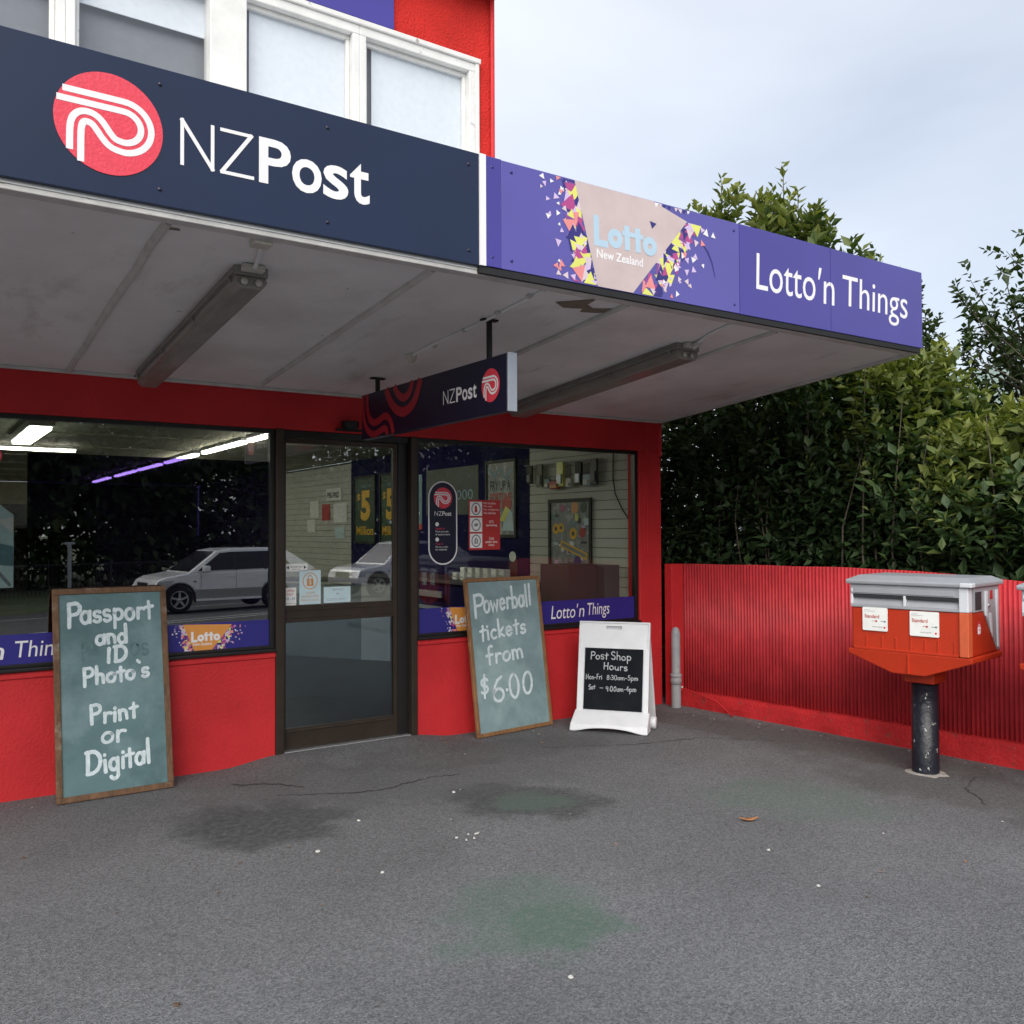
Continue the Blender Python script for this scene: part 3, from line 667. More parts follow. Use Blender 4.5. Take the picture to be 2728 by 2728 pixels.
# ---- frames and glass of the shop front
def shopwin(x0, x1, gm, name='shop_window'):
    f = MB(); z0, z1 = .786, 2.325
    f.box(x0, x1, .02, .075, z1-.03, z1, BLACKA); f.box(x0, x1, .02, .075, z0, z0+.022, BLACKA)
    f.box(x0, x0+.03, .02, .075, z0+.022, z1-.03, BLACKA); f.box(x1-.034, x1, .02, .075, z0+.022, z1-.03, BLACKA)
    w = f.build(name, B, bevel=.003); g = MB(); g.box(x0+.02, x1-.02, .040, .046, z0+.01, z1-.015, gm); g.build('pane', w); return w
W1 = shopwin(X0+.1, -3.666, GLASSF); W2 = shopwin(-2.552, -.270, GLASSC)
mb = MB(); mb.box(-5.207, -3.70, .052, .053, .99, 2.095, FILM); mb.build('window_film', W1)
# door
dz = .05
mb = MB()
mb.box(-3.665, -3.607, -.012, .11, .02, 2.325, BRONZE); mb.box(-2.604, -2.552, -.012, .11, .02, 2.325, BRONZE)
mb.box(-2.690, -2.604, .045, .11, .02, 2.325, BLACKA); mb.box(-3.607, -2.604, .02, .11, 2.275, 2.325, BLACKA); mb.box(-3.607, -2.604, .0, .11, .03, .052, STEEL)
FR = mb.build('door_frame', B, bevel=.004)
mb = MB(); a, b = -3.605, -2.692
mb.box(a, a+.032, .05, .088, .058, 2.272, BRONZE); mb.box(b-.034, b, .05, .088, .058, 2.272, BRONZE)
mb.box(a+.032, b-.034, .05, .088, .058, .205, BRONZE); mb.box(a+.032, b-.034, .05, .088, .953, 1.075, BRONZE); mb.box(a+.032, b-.034, .05, .088, 2.235, 2.272, BRONZE)
mb.box(a+.034, b-.036, .044, .05, .175, .19, BRONZE); mb.box(a+.034, b-.036, .044, .05, 1.035, 1.048, BRONZE); mb.box(a+.034, b-.036, .044, .05, .980, .990, BRONZE)
DO = mb.build('door', B, bevel=.003)
mb = MB(); mb.box(a+.025, b-.027, .066, .072, .20, .958, GLASSL); mb.box(a+.025, b-.027, .066, .072, 1.07, 2.24, GLASSD); mb.build('pane', DO)
# ---- the inside of the shop
mb = MB(); mb.box(-7.6, -.165, .17, 15, -.05, .05, VINYL); mb.box(-3.62, -2.60, .0, .17, -.05, .046, VINYL); mb.box(-3.55, -2.6, .5, 2.0, .05, .058, DGREY); mb.build('shop_floor', B)
mb = MB(); mb.box(-7.6, -.165, .17, 15, 2.665, 2.695, WOODB)
for i in range(9): mb.box(-7.55, -.2, 1.2+i*1.6, 1.24+i*1.6, 2.655, 2.665, WOODB)
mb.build('shop_ceiling', B)
mb = MB(); mb.box(-7.7, -7.6, .17, 15, .05, 2.66, WOODB); mb.box(-7.6, -.2, 15, 15.1, .05, 2.66, WOODB); mb.build('shop_inner_wall', B)
mb = MB()
def slatrun(y0, y1, m_, h=.092):
    z = .05
    mb.box(-.172, -.166, y0, y1, .05, 2.66, SLATG)
    while z < 2.62: mb.box(-.20, -.172, y0, y1, z+.006, min(z+h, 2.655), m_); z += h
slatrun(.17, 1.83, SLAT); mb.build('slatwall', B)
mb = MB(); slatrun(6.5, 14.9, SLAT); mb.build('slatwall', B)
mb = MB(); mb.box(-.205, -.166, 1.83, 6.5, .05, 2.66, NAVYW); mb.build('navy_wall_panel', B)
# ------------------------------------------------------------------ signs on the fascia
YF = -2.602
FF = wallF(YF)
fz0, fz1 = 2.853, 3.378
s1 = empty('fascia_sign', (-6, YF, fz0), 0, 'dark navy fascia sign with large red round swirl emblem and white lettering', 'sign')
mb = MB(); mb.box(X0, -3.603, YF, YF+.025, fz0-.004, fz1, NAVY); mb.build('panel', s1, bevel=.002)
emblem(s1, FF, -5.219, 3.116, .189, .0015, CORAL, WHITEF)
mb = MB()
mb.ribbon([(-4.958, 3.022), (-4.958, 3.205)], .014, WHITEF, FF, .0016, False); mb.ribbon([(-4.962, 3.203), (-4.838, 3.024)], .0155, WHITEF, FF, .0019, False); mb.ribbon([(-4.842, 3.022), (-4.842, 3.205)], .014, WHITEF, FF, .0022, False)
mb.ribbon([(-4.812, 3.198), (-4.682, 3.198)], .014, WHITEF, FF, .0016, False); mb.ribbon([(-4.684, 3.203), (-4.808, 3.026)], .0155, WHITEF, FF, .0019, False); mb.ribbon([(-4.812, 3.029), (-4.676, 3.029)], .014, WHITEF, FF, .0022, False)
mb.build('lettering', s1)
mb = MB(); h = .185; by = 3.022
put_text(mb, 'P', FF, -4.656, -4.522, by-.002, by+h, .0016, WHITEF, off=.018)
put_text(mb, 'o', FF, -4.517, -4.387, by-.006, by+.136, .0016, WHITEF, off=.018)
put_text(mb, 's', FF, -4.380, -4.266, by-.006, by+.138, .0016, WHITEF, off=.018)
put_text(mb, 't', FF, -4.258, -4.166, by-.004, by+.172, .0016, WHITEF, off=.018)
mb.build('lettering', s1)
def screws(par, xs, zs, m_, T=FF):
    for x in xs:
        for z in zs: mb = MB(); mb.lathe([(0, .004), (.007, .004), (.009, 0)], m_, T(x, z, 0), T.n, 10); mb.build('screw', par)
screws(s1, (-5.04, -4.36, -3.66), (2.91, 3.315), NAVYD)
s2 = empty('fascia_sign', (-2.7, YF, fz0), 0, 'violet fascia sign with a peach trapezoid, triangle mosaic and pale blue lottery lettering', 'sign')
mb = MB(); mb.box(-3.603, -3.568, YF-.006, YF+.02, fz0-.002, fz1+.002, WHITEF); mb.build('edge_strip', s2)
mb = MB(); mb.box(-3.568, -3.478, YF-.002, YF+.02, fz0, fz1, PURP); mb.box(-3.477, -1.826, YF, YF+.02, fz0, fz1-.002, PURP2); mb.build('panel', s2, bevel=.0015)
tz0, tz1 = fz0+.003, fz1-.004
TL, TR, BL, BR = (-3.035, tz1), (-2.245, tz1-.065), (-2.885, tz0), (-2.645, tz0)
mb = MB(); mb.poly([TL, (-2.50, tz1), TR, BR, BL], .0016, PINKB, FF)
mb.build('trapezoid', s2)
mb = MB(); mosaic(mb, FF, TL, BL, -1, .0014, .125, 20, 26, .050, 3); mosaic(mb, FF, BR, TR, 1, .0014, .17, 22, 30, .050, 5)
rg = random.Random(2)
for i in range(8):
    x = -2.48+i*.036+rg.uniform(-.01, .01); zz = tz1-.012; s_ = rg.uniform(.010, .018)
    mb.poly([(x-s_, zz+.008), (x+s_, zz+.008), (x+rg.uniform(-.01, .01), zz-s_)], .0022+i*.00001, rg.choice([WHITEF, BLUSH, PURPD]), FF)
mb.build('triangle_mosaic', s2)
mb = MB(); fat_lotto(mb, FF, -2.915, -2.475, 3.072, 3.222, .0024, PALEB); mb.poly([(-2.525, 3.262), (-2.475, 3.255), (-2.508, 3.222)], .0026, PURPD, FF)
put_text(mb, 'New Zealand', FF, -2.893, -2.575, 3.004, 3.05, .0024, WHITEF, off=.02)
mb.build('lettering', s2)
screws(s2, (-3.53, -3.42, -1.87), (2.90, 3.33), PURPD)
mb = MB(); mb.ribbon([(-2.13, 3.21), (-2.085, 3.17), (-2.05, 3.11), (-2.025, 3.03)], [.006, .012, .009, .003], PURPD, FF, .0016); mb.build('scuff', s2)
mb = MB(); mb.box(-3.60, -.01, YF+.004, YF+.03, fz0-.036, fz0-.003, BLACK); mb.build('shadow_line_strip', s2)  # black strip drawn for the shadow line below the violet panels
s3 = empty('fascia_sign', (-.9, YF, fz0), 0, 'plain violet fascia sign with thin white lettering at the canopy end', 'sign')
mb = MB(); mb.box(-1.823, 0.012, YF-.001, YF+.02, fz0-.002, fz1, PURP); mb.box(-.006, .012, YF+.02, -.1, fz0-.01, fz1, PURP); mb.build('panel', s3, bevel=.002)
mb = MB()
put_text(mb, 'Lotto', FF, -1.684, -1.140, 3.016, 3.232, .0016, WHITEF, shear=.04)
put_text(mb, "'", FF, -1.112, -1.078, 3.160, 3.236, .0016, WHITEF, shear=.25)
put_text(mb, "n", FF, -1.062, -.952, 3.016, 3.160, .0016, WHITEF, shear=.04)
put_text(mb, 'Things', FF, -.868, -.163, 2.968, 3.228, .0016, WHITEF, shear=.04)
mb.build('lettering', s3)
mb = MB(); mb.box(-.990, -.988, YF-.0022, YF, fz0, fz1-.002, PURPD); mb.build('panel_joint', s3)
# sign on the upper wall
s4 = empty('wall_sign', (-4.2, -.01, 5.4), 0, 'plain violet sign board fixed to the upper red wall above the white windows', 'sign')
mb = MB(); mb.box(-7.6, -2.752, -.03, -.004, 5.425, 5.99, PURP); mb.build('panel', s4, bevel=.003)
mb = MB(); mb.box(-4.05, -3.45, -.05, -.031, 5.46, 5.50, WHITEF); mb.build('panel_stripe', s4)

# ------------------------------------------------------------------ hanging sign under the canopy
hx = -3.16; HT = Frame((hx, -.33, 0), (0, -1, 0), (0, 0, 1))
hs = empty('hanging_sign', (hx, -1.25, 2.25), 0, 'narrow navy sign hanging under the canopy with red swirl band and emblem', 'sign')
hz0, hz1 = 2.243, 2.556
mb = MB(); mb.box(hx, hx+.05, -2.172, -.325, hz0, hz1, NAVYD); mb.build('panel', hs, bevel=.002)
mb = MB(); mb.box(hx-.004, hx+.054, -2.186, -2.172, hz0-.002, hz1+.002, ALU); mb.build('end_cap', hs, bevel=.002)
mb = MB(); rl = INKR
def smooth(p, k=3):
    for _ in range(k):
        q = [p[0]]
        for a, b in zip(p[:-1], p[1:]): q += [(a[0]*.75+b[0]*.25, a[1]*.75+b[1]*.25), (a[0]*.25+b[0]*.75, a[1]*.25+b[1]*.75)]
        p = q+[p[-1]]
    return p
RSW = mat('dark_red_film', (.36, .018, .030), .4, .05, 5)
mb.ribbon(smooth([(.385, 2.553), (.42, 2.49), (.50, 2.41), (.62, 2.365), (.73, 2.385), (.81, 2.44), (.868, 2.553)]), .062, RSW, HT, .0016, False)
mb.ribbon(smooth([(.505, 2.553), (.56, 2.49), (.64, 2.455), (.72, 2.48), (.765, 2.553)]), .05, RSW, HT, .0017, False)
mb.ribbon(smooth([(.022, 2.553), (.022, 2.44), (.055, 2.34), (.10, 2.30), (.17, 2.265), (.25, 2.268), (.33, 2.29), (.38, 2.293), (.405, 2.247)]), .045, RSW, HT, .0018, False)
mb.ribbon(smooth([(.088, 2.553), (.085, 2.46), (.125, 2.375), (.20, 2.34), (.28, 2.352), (.37, 2.382), (.455, 2.34), (.49, 2.247)]), .048, RSW, HT, .0019, False)
mb.build('swirl_band', hs)
small = MB(); small_emblem(small, HT, 1.678, 2.402, .093, .0016, CORAL, WHITEF); small.build('emblem', hs)
mb = MB()
mb.ribbon([(1.155, 2.354), (1.155, 2.438)], .007, WHITEF, HT, .0016, False); mb.ribbon([(1.154, 2.436), (1.212, 2.356)], .0075, WHITEF, HT, .0018, False); mb.ribbon([(1.211, 2.354), (1.211, 2.438)], .007, WHITEF, HT, .002, False)
mb.ribbon([(1.228, 2.434), (1.292, 2.434)], .007, WHITEF, HT, .0016, False); mb.ribbon([(1.290, 2.436), (1.230, 2.358)], .0075, WHITEF, HT, .0018, False); mb.ribbon([(1.228, 2.358), (1.294, 2.358)], .007, WHITEF, HT, .002, False)
for ch, x0, x1, z1 in (('P', 1.305, 1.370, 2.438), ('o', 1.374, 1.432, 2.418), ('s', 1.437, 1.487, 2.418), ('t', 1.491, 1.532, 2.434)):
    put_text(mb, ch, HT, x0, x1, 2.353, z1, .0016, WHITEF, off=.02)
mb.build('lettering', hs)
for yy in (-.53, -1.955):
    mb = MB(); zt = soffT(0, yy).z; xx = hx+.025
    mb.box(xx-.012, xx+.012, yy-.012, yy+.012, hz1, zt-.004, BLACK); mb.box(xx-.05, xx+.05, yy-.02, yy+.02, zt-.010, zt-.001, BLACK)
    mb.build('hanger', hs)

# ------------------------------------------------------------------ lights and fittings under the canopy
def batten(xc, ya, yb, label, w=.155):
    t = empty('batten_light', (xc, (ya+yb)/2, 2.7), 0, label, 'light', 'lights under the canopy')
    L = ya-yb
    Tl = lambda x, y, n: soffT(xc+x, y, 0)+Vector((0, 0, -n))
    mb = MB(); mb.prism([(-w/2, .0), (w/2, .0), (w/2, .042), (-w/2, .042)], 0, 1, LAMPB, lambda a, b, n: Tl(a, yb+(ya-yb)*n, b)); recalc(mb.build('housing', t, bevel=.004))
    mb = MB(); pr = [(-w/2+.004, .042), (-w/2+.008, .075), (-w/2+.03, .10), (w/2-.03, .10), (w/2-.008, .075), (w/2-.004, .042)]
    mb.prism(pr, 0.004, .996, LAMPD, lambda a, b, n: Tl(a, yb+(ya-yb)*n, b)); recalc(mb.build('diffuser', t, bevel=.006))
    mb = MB()
    for k in (-1, 1): mb.lathe([(0, -.004), (.016, -.004), (.016, 0)], ENDC, Tl(k*.033, yb-.001, .072), (0, 1, 0), 14)
    mb.build('tube_end', t)
    for i in range(4):
        y = yb+(ya-yb)*(.03+.31*i)
        for k in (-1, 1):
            mb = MB(); q = lambda x, n, y=y: Tl(x, y, n)
            mb.tube([q(k*(w/2+.004), .03), q(k*(w/2+.010), .047), q(k*(w/2-.004), .062)], .006, LAMPB, 6); mb.build('clip', t)
    mb = MB(); mb.tube([Tl(-w/2-.006, ya, .034), Tl(-w/2-.006, yb, .034)], .006, LAMPB, 6); mb.build('edge_rail', t)
    mb = MB(); P = lambda a, b, c: Tl(a, yb-.045+c*.045, b)
    mb.box(-.05, .05, .004, .03, 0, 1, ENDC, P); mb.build('gland', t, bevel=.004)
    return t
batten(-4.545, -.13, -2.17, 'long dusty light fitting under the canopy above the large window')
batten(-1.69, -.13, -2.05, 'long dusty light fitting under the canopy above the small window', .20)
t = empty('junction_box', (-4.61, -2.5, 2.82), 0, 'small white junction box on the soffit beside the navy sign', 'junction box')
mb = MB(); T = lambda x, y, n: soffT(x, y, -n); mb.box(-4.65, -4.57, -2.53, -2.46, 0.001, .035, ENDC, T); recalc(mb.build('box', t, bevel=.006))
mb = MB(); mb.tube([T(-4.60, -2.46, .018), T(-4.575, -2.38, .012), T(-4.545, -2.22, .02)], .010, SOFF, 8); mb.build('conduit', t)
t = empty('smoke_detector', (-3.14, -1.2, 2.7), 0, 'small white sensor on the soffit with a conduit running to the canopy edge', 'sensor')
mb = MB(); c = soffT(-3.20, -1.15); mb.lathe([(.001, -.05), (.02, -.05), (.028, -.035), (.034, -.03), (.036, 0)], ENDC, c, (0, 0, 1), 16); mb.build('body', t)
mb = MB(); mb.tube([T(-3.20+.0, -1.18, .012), T(-3.195, -1.45, .008), T(-3.16, -1.9, .009), T(-3.15, -2.5, .008)], .0095, SOFF, 8)
for yy in (-1.4, -1.75, -2.1, -2.4): mb.tube([T(-3.175, yy-.012, .009), T(-3.172, yy+.012, .009)], .015, SOFT, 8)
mb.build('conduit', t)
t = empty('cable_conduit', (-1.74, -2.3, 2.8), 0, 'thin painted conduit on the soffit feeding the light above the small window', 'conduit')
mb = MB(); mb.tube([T(-1.66, -2.07, .03), T(-1.69, -2.14, .014), T(-1.75, -2.3, .009), T(-1.78, -2.5, .009)], .010, SOFF, 8); mb.tube([T(-1.68, -2.11, .02), T(-1.69, -2.15, .015)], .018, SOFT, 8); mb.build('pipe', t)
t = empty('door_sensor', (-3.12, -.06, 2.36), 0, 'black dome sensor on the red beam over the door', 'sensor')
mb = MB(); mb.lathe([(.001, -.05), (.03, -.048), (.055, -.03), (.065, .0), (.062, .02), (.001, .02)], BLACK, (-3.125, -.05, 2.385), (0, 0, 1), 20); mb.build('dome', t)
mb = MB(); mb.box(-3.22, -3.03, -.06, 0, 2.337, 2.35, BLACK); mb.box(-3.14, -3.11, -.03, 0, 2.35, 2.40, BLACK); mb.build('bracket', t)

# ------------------------------------------------------------------ bands and stickers on the glass (on the outer face of the panes)
GF = wallF(.0395); GB = wallF(.0385)
t = empty('window_band', (-5, .05, .79), 0, 'blue band along the large window foot with white lettering and orange badge', 'sign')
mb = MB(); mb.box(X0+.13, -3.698, .0385, .0394, .80, .988, BLUEB); mb.build('film', t)
mb = MB(); put_text(mb, "Lotto", GB, -5.83, -5.46, .842, .948, .001, WHITEF, shear=.12); put_text(mb, "'", GB, -5.44, -5.42, .915, .952, .001, WHITEF, shear=.25); put_text(mb, "n", GB, -5.405, -5.325, .842, .915, .001, WHITEF, shear=.12); put_text(mb, 'Things', GB, -5.268, -4.955, .815, .947, .001, WHITEF, shear=.12); mb.build('lettering', t)
def badge(par, x0, z0=.801, z1=.986, seed=1, text=True):
    TL, TR, BR, BL = (x0, z1), (x0+.325, z1-.015), (x0+.185, z0), (x0+.075, z0)
    mb = MB(); mb.poly([TL, TR, BR, BL], .0012, ORNG, GB); mb.build('badge', par)
    mb = MB(); mosaic(mb, GB, TL, BL, -1, .0011, .05, 14, 14, .020, seed); mosaic(mb, GB, BR, TR, 1, .0011, .07, 16, 18, .020, seed+1); mb.build('triangle_mosaic', par)
    if text:
        mb = MB(); fat_lotto(mb, GB, x0+.052, x0+.245, z0+.066, z0+.134, .0016, WHITEF); put_text(mb, 'New Zealand', GB, x0+.065, x0+.19, z0+.040, z0+.058, .0016, WHITEF, off=.02); mb.build('lettering', par)
badge(t, -4.285, seed=21)
t = empty('window_band', (-1.4, .05, .79), 0, 'deep blue band along the foot of the small window with white slanted lettering', 'sign')
mb = MB(); mb.box(-2.52, -.306, .0385, .0394, .80, 1.0, BLUEB); mb.build('film', t)
badge(t, -2.245, .801, .998, 31)
mb = MB(); put_text(mb, "Lotto", GB, -1.245, -.985, .846, .958, .001, WHITEF, shear=.15); put_text(mb, "'", GB, -.968, -.952, .93, .966, .001, WHITEF, shear=.25); put_text(mb, "n", GB, -.945, -.885, .85, .925, .001, WHITEF, shear=.15); put_text(mb, 'Things', GB, -.850, -.60, .826, .965, .001, WHITEF, shear=.15); mb.build('lettering', t)
# pill sign
t = empty('window_sticker', (-2.29, .04, 1.33), 0, 'tall navy pill shaped sticker with red swirl emblem on the small window', 'sticker')
def pill(x0, x1, z0, z1, k=16):
    r = (x1-x0)/2; cx = (x0+x1)/2
    return [(cx+r*math.cos(R(180*i/k)), z1-r+r*math.sin(R(180*i/k))) for i in range(k+1)]+[(cx-r*math.cos(R(180*i/k)), z0+r-r*math.sin(R(180*i/k))) for i in range(k+1)]
mb = MB(); mb.poly(pill(-2.430, -2.168, 1.335, 1.995), -.0002, WHITEF, GF); mb.poly(pill(-2.419, -2.179, 1.346, 1.984), .0004, NAVYD, GF); mb.build('plate', t)
mb = MB(); small_emblem(mb, GF, -2.298, 1.862, .083, .0008, CORAL, WHITEF); mb.build('emblem', t)
mb = MB(); put_text(mb, 'NZ', GF, -2.375, -2.308, 1.722, 1.757, .0009, WHITEF, off=-.008); put_text(mb, 'Post', GF, -2.304, -2.222, 1.722, 1.757, .0009, WHITEF, off=.02)
for z in (1.655, 1.535): mb.poly([(-2.352+.016*math.cos(a), z+.016*math.sin(a)) for a in [i*.3927 for i in range(16)]], .0009, PAPER, GF)
put_text(mb, 'Send it', GF, -2.365, -2.285, 1.612, 1.63, .0009, CORAL); put_text(mb, 'Post parcels', GF, -2.365, -2.25, 1.588, 1.604, .0009, PAPER); put_text(mb, '& letters here', GF, -2.365, -2.235, 1.568, 1.582, .0009, PAPER)
put_text(mb, 'Pay it', GF, -2.365, -2.30, 1.49, 1.507, .0009, CORAL); put_text(mb, 'Pay your bills', GF, -2.365, -2.255, 1.468, 1.482, .0009, PAPER); put_text(mb, 'in store', GF, -2.365, -2.265, 1.449, 1.463, .0009, PAPER)
mb.build('lettering', t)
t = empty('window_sticker', (-1.91, .04, 1.45), 0, 'red notice with three white pictogram squares on the small window', 'sticker')
mb = MB(); mb.rect(-2.062, -1.760, 1.448, 1.852, 0, INKR, GF); mb.build('plate', t)
mb = MB()
for i, z in enumerate((1.722, 1.593, 1.464)):
    mb.rect(-2.050, -1.934, z, z+.115, .0005, PAPER, GF); cx, cz = -1.992, z+.057
    mb.ribbon([(cx+.040*math.cos(a), cz+.046*math.sin(a)) for a in [k*.3927 for k in range(16)]], .010, INKG, GF, .0009, closed=True)
    if i == 0: mb.poly([(cx-.014, cz-.028), (cx+.012, cz-.028), (cx+.010, cz+.006), (cx+.002, cz+.03), (cx-.012, cz+.022)], .0012, INKR, GF)
    if i == 1: mb.poly([(cx-.022, cz-.012), (cx+.014, cz-.010), (cx+.022, cz+.012), (cx-.012, cz+.012)], .0012, INKG, GF)
    if i == 2: mb.poly([(cx-.018, cz-.024), (cx+.018, cz-.024), (cx+.016, cz+.012), (cx, cz+.028), (cx-.016, cz+.012)], .0012, INKG, GF); mb.ribbon([(cx, cz-.018), (cx, cz+.012)], .006, PAPER, GF, .0016)
mb.build('pictogram', t)
mb = MB()
for z, s_ in ((1.822, 'No hoodies'), (1.795, 'No caps'), (1.768, 'No sunglasses'), (1.742, 'No helmets')): put_text(mb, s_, GF, -1.918, -1.918+.0115*len(s_), z-.004, z+.014, .0006, PAPER)
for z, s_ in ((1.672, 'CCTV'), (1.643, 'operating'), (1.538, 'Cash'), (1.510, 'under time'), (1.482, 'delay')): put_text(mb, s_, GF, -1.845-.0058*len(s_), -1.845+.0058*len(s_), z-.008, z+.013, .0006, PAPER, off=.01)
mb.build('lettering', t)
# stickers on the door
DG = wallF(.0655)
t = empty('door_sticker', (-3.5, .065, 1.33), 0, 'narrow white push pull arrow strip on the door glass', 'sticker'); mb = MB(); mb.rect(-3.573, -3.407, 1.318, 1.372, 0, PAPER, DG); mb.build('plate', t)
mb = MB(); mb.poly([(-3.565, 1.345), (-3.545, 1.358), (-3.545, 1.332)], .0005, INKB, DG); mb.poly([(-3.415, 1.345), (-3.435, 1.358), (-3.435, 1.332)], .0005, INKB, DG); put_text(mb, 'Automatic door', DG, -3.535, -3.445, 1.344, 1.358, .0005, INKB); put_text(mb, 'stand clear', DG, -3.52, -3.46, 1.328, 1.338, .0005, INKB); mb.build('lettering', t)
t = empty('door_sticker', (-3.39, .065, 1.08), 0, 'pale notice with an amber padlock in a circle on the door glass', 'sticker'); mb = MB(); mb.rect(-3.468, -3.306, 1.077, 1.322, 0, PAPERB, DG); mb.build('plate', t)
mb = MB(); cx, cz = -3.387, 1.245
mb.ribbon([(cx+.054*math.cos(a), cz+.058*math.sin(a)) for a in [k*.2618 for k in range(24)]], .006, INKO, DG, .0005, closed=True); mb.rect(cx-.025, cx+.025, cz-.036, cz+.014, .0005, INKO, DG); mb.ribbon(arc(cx, cz+.014, .016, .026, 0, 180, 10), .006, INKO, DG, .0008); put_text(mb, '$', DG, cx-.010, cx+.010, cz-.03, cz+.008, .0009, PAPERB); mb.build('padlock', t)
mb = MB(); put_text(mb, 'CASH', DG, -3.42, -3.355, 1.152, 1.168, .0005, INKO); put_text(mb, 'UNDER TIME', DG, -3.455, -3.320, 1.126, 1.142, .0005, INKO); put_text(mb, 'DELAY LOCK', DG, -3.455, -3.320, 1.100, 1.116, .0005, INKO); mb.build('lettering', t)
t = empty('door_sticker', (-3.53, .065, 1.08), 0, 'small white opening hours card with red heading low on the door glass', 'sticker'); mb = MB(); mb.rect(-3.574, -3.492, 1.076, 1.202, 0, PAPER, DG); mb.build('plate', t)
mb = MB(); put_text(mb, 'OPEN', DG, -3.563, -3.505, 1.170, 1.188, .0005, INKR); put_text(mb, 'DAILY', DG, -3.563, -3.510, 1.146, 1.162, .0005, INKR); put_text(mb, '10 - 24', DG, -3.563, -3.502, 1.112, 1.134, .0005, TEAL, off=.02); put_text(mb, 'please ring', DG, -3.565, -3.500, 1.084, 1.094, .0005, INKB); mb.build('lettering', t)
t = empty('door_sticker', (-3.16, .065, 1.08), 0, 'wide pale blue notice sheet low on the door glass', 'sticker'); mb = MB(); mb.rect(-3.283, -3.073, 1.080, 1.196, 0, PAPERB, DG); mb.build('plate', t)
mb = MB(); put_text(mb, 'SERVICE', DG, -3.215, -3.130, 1.168, 1.182, .0005, INKG); mb.ribbon([(-3.185, 1.140), (-3.175, 1.150), (-3.165, 1.140)], .004, INKG, DG, .0005); mb.rect(-3.26, -3.10, 1.108, 1.110, .0005, INKG, DG); mb.rect(-3.26, -3.12, 1.098, 1.100, .0005, INKG, DG); mb.build('lettering', t)
# left edge of the large window
t = empty('window_sticker', (-5.40, .04, 2.03), 0, 'small round red swirl emblem sticker high on the large window', 'sticker'); mb = MB(); small_emblem(mb, GF, -5.402, 2.068, .058, .0004, CORAL, WHITEF); mb.build('emblem', t)
t = empty('window_poster', (-5.45, .05, 1.25), 0, 'pale blue poster with a peaked top inside the large window', 'poster'); mb = MB(); mb.prism([(-5.72, 1.27), (-5.278, 1.27), (-5.278, 1.71), (-5.36, 1.78), (-5.50, 1.80), (-5.72, 1.75)], -.003, .0, PAPERB, wallF(.054)); mb.build('sheet', t)
mb = MB(); mb.poly([(-5.72, 1.45), (-5.28, 1.40), (-5.28, 1.52), (-5.5, 1.58), (-5.72, 1.5)], .0005, TEAL, wallF(.054)); mb.ribbon([(-5.40, 1.42), (-5.30, 1.29)], .02, INKG, wallF(.054), .001); mb.poly([(-5.37, 1.68), (-5.28, 1.60), (-5.28, 1.70)], .0006, WHITEF, wallF(.054)); mb.build('picture', t)
# ------------------------------------------------------------------ chalkboards
def board(bl, br, tl, tr, th, fw, wood, face, label, lines, wd):
    bl, br, tl, tr = map(Vector, (bl, br, tl, tr))
    T = Frame(bl, br-bl, ((tl+tr)-(bl+br))/2)
    w = (br-bl).length; h = (((tl+tr)-(bl+br))/2).length
    t = empty('chalkboard', ((bl+br)/2)[:], 0, label, 'chalkboard', 'chalkboards leaning on the shop front')
    mb = MB(); mb.box(fw*.7, w-fw*.7, fw*.7, h-fw*.7, -.014, -.004, face, T); mb.build('board', t)
    for a, b, c, d in ((0, w, 0, fw), (0, w, h-fw, h)): mb = MB(); mb.box(a, b, c, d, -.022, .006, wood, T); mb.build('frame_rail', t, bevel=.004)
    for a, b, c, d in ((0, fw, fw, h-fw), (w-fw, w, fw, h-fw)): mb = MB(); mb.box(a, b, c, d, -.022, .0055, wood, T); mb.build('frame_stile', t, bevel=.004)
    for txt, u0, u1, v0, v1, cap, k in lines:
        mb = MB(); hand(mb, txt, T, u0*w, u1*w, (1-v0)*h, (1-v1)*h, cap*h, wd*k, CHALK, n0=-.0035); mb.build('lettering', t)
    return t, T, w, h
t, T, w, h = board((-5.077, -.262, .004), (-4.411, -.262, .004), (-5.090, -.020, 1.256), (-4.424, -.020, 1.252), .03, .036, WOOD, CHALKG, 'tall green chalkboard advertising passport photos, leaning under the large window',
 [('P', .125, .235, .185, .18, .118, 1.15), ('assport', .235, .870, .167, .160, .108, 1.0), ('and', .36, .635, .278, .272, .088, 1.0), ('ID', .44, .625, .368, .362, .075, 1.1), ("Photo's", .245, .815, .470, .452, .084, 1.0),
  ('Print', .295, .700, .655, .640, .086, 1.0), ('or', .385, .585, .750, .742, .095, .95), ('D', .245, .375, .885, .880, .100, 1.15), ('igital', .395, .800, .880, .868, .108, 1.05)], .0205)
mb = MB(); mb.box(.03, w-.03, .02, h-.02, -.040, -.023, BLACK, T); mb.build('back_board', t)
GHOST = mat('wiped_lettering', (.098, .166, .177), .85, .3, 30)
mb = MB(); hand(mb, 'P', T, .235*w, .33*w, (1-.345)*h, (1-.345)*h, .085*h, .016, GHOST, n0=-.0038); hand(mb, 'os', T, .66*w, .82*w, (1-.340)*h, (1-.338)*h, .11*h, .016, GHOST, n0=-.0038)
mb.build('wiped_lettering', t)
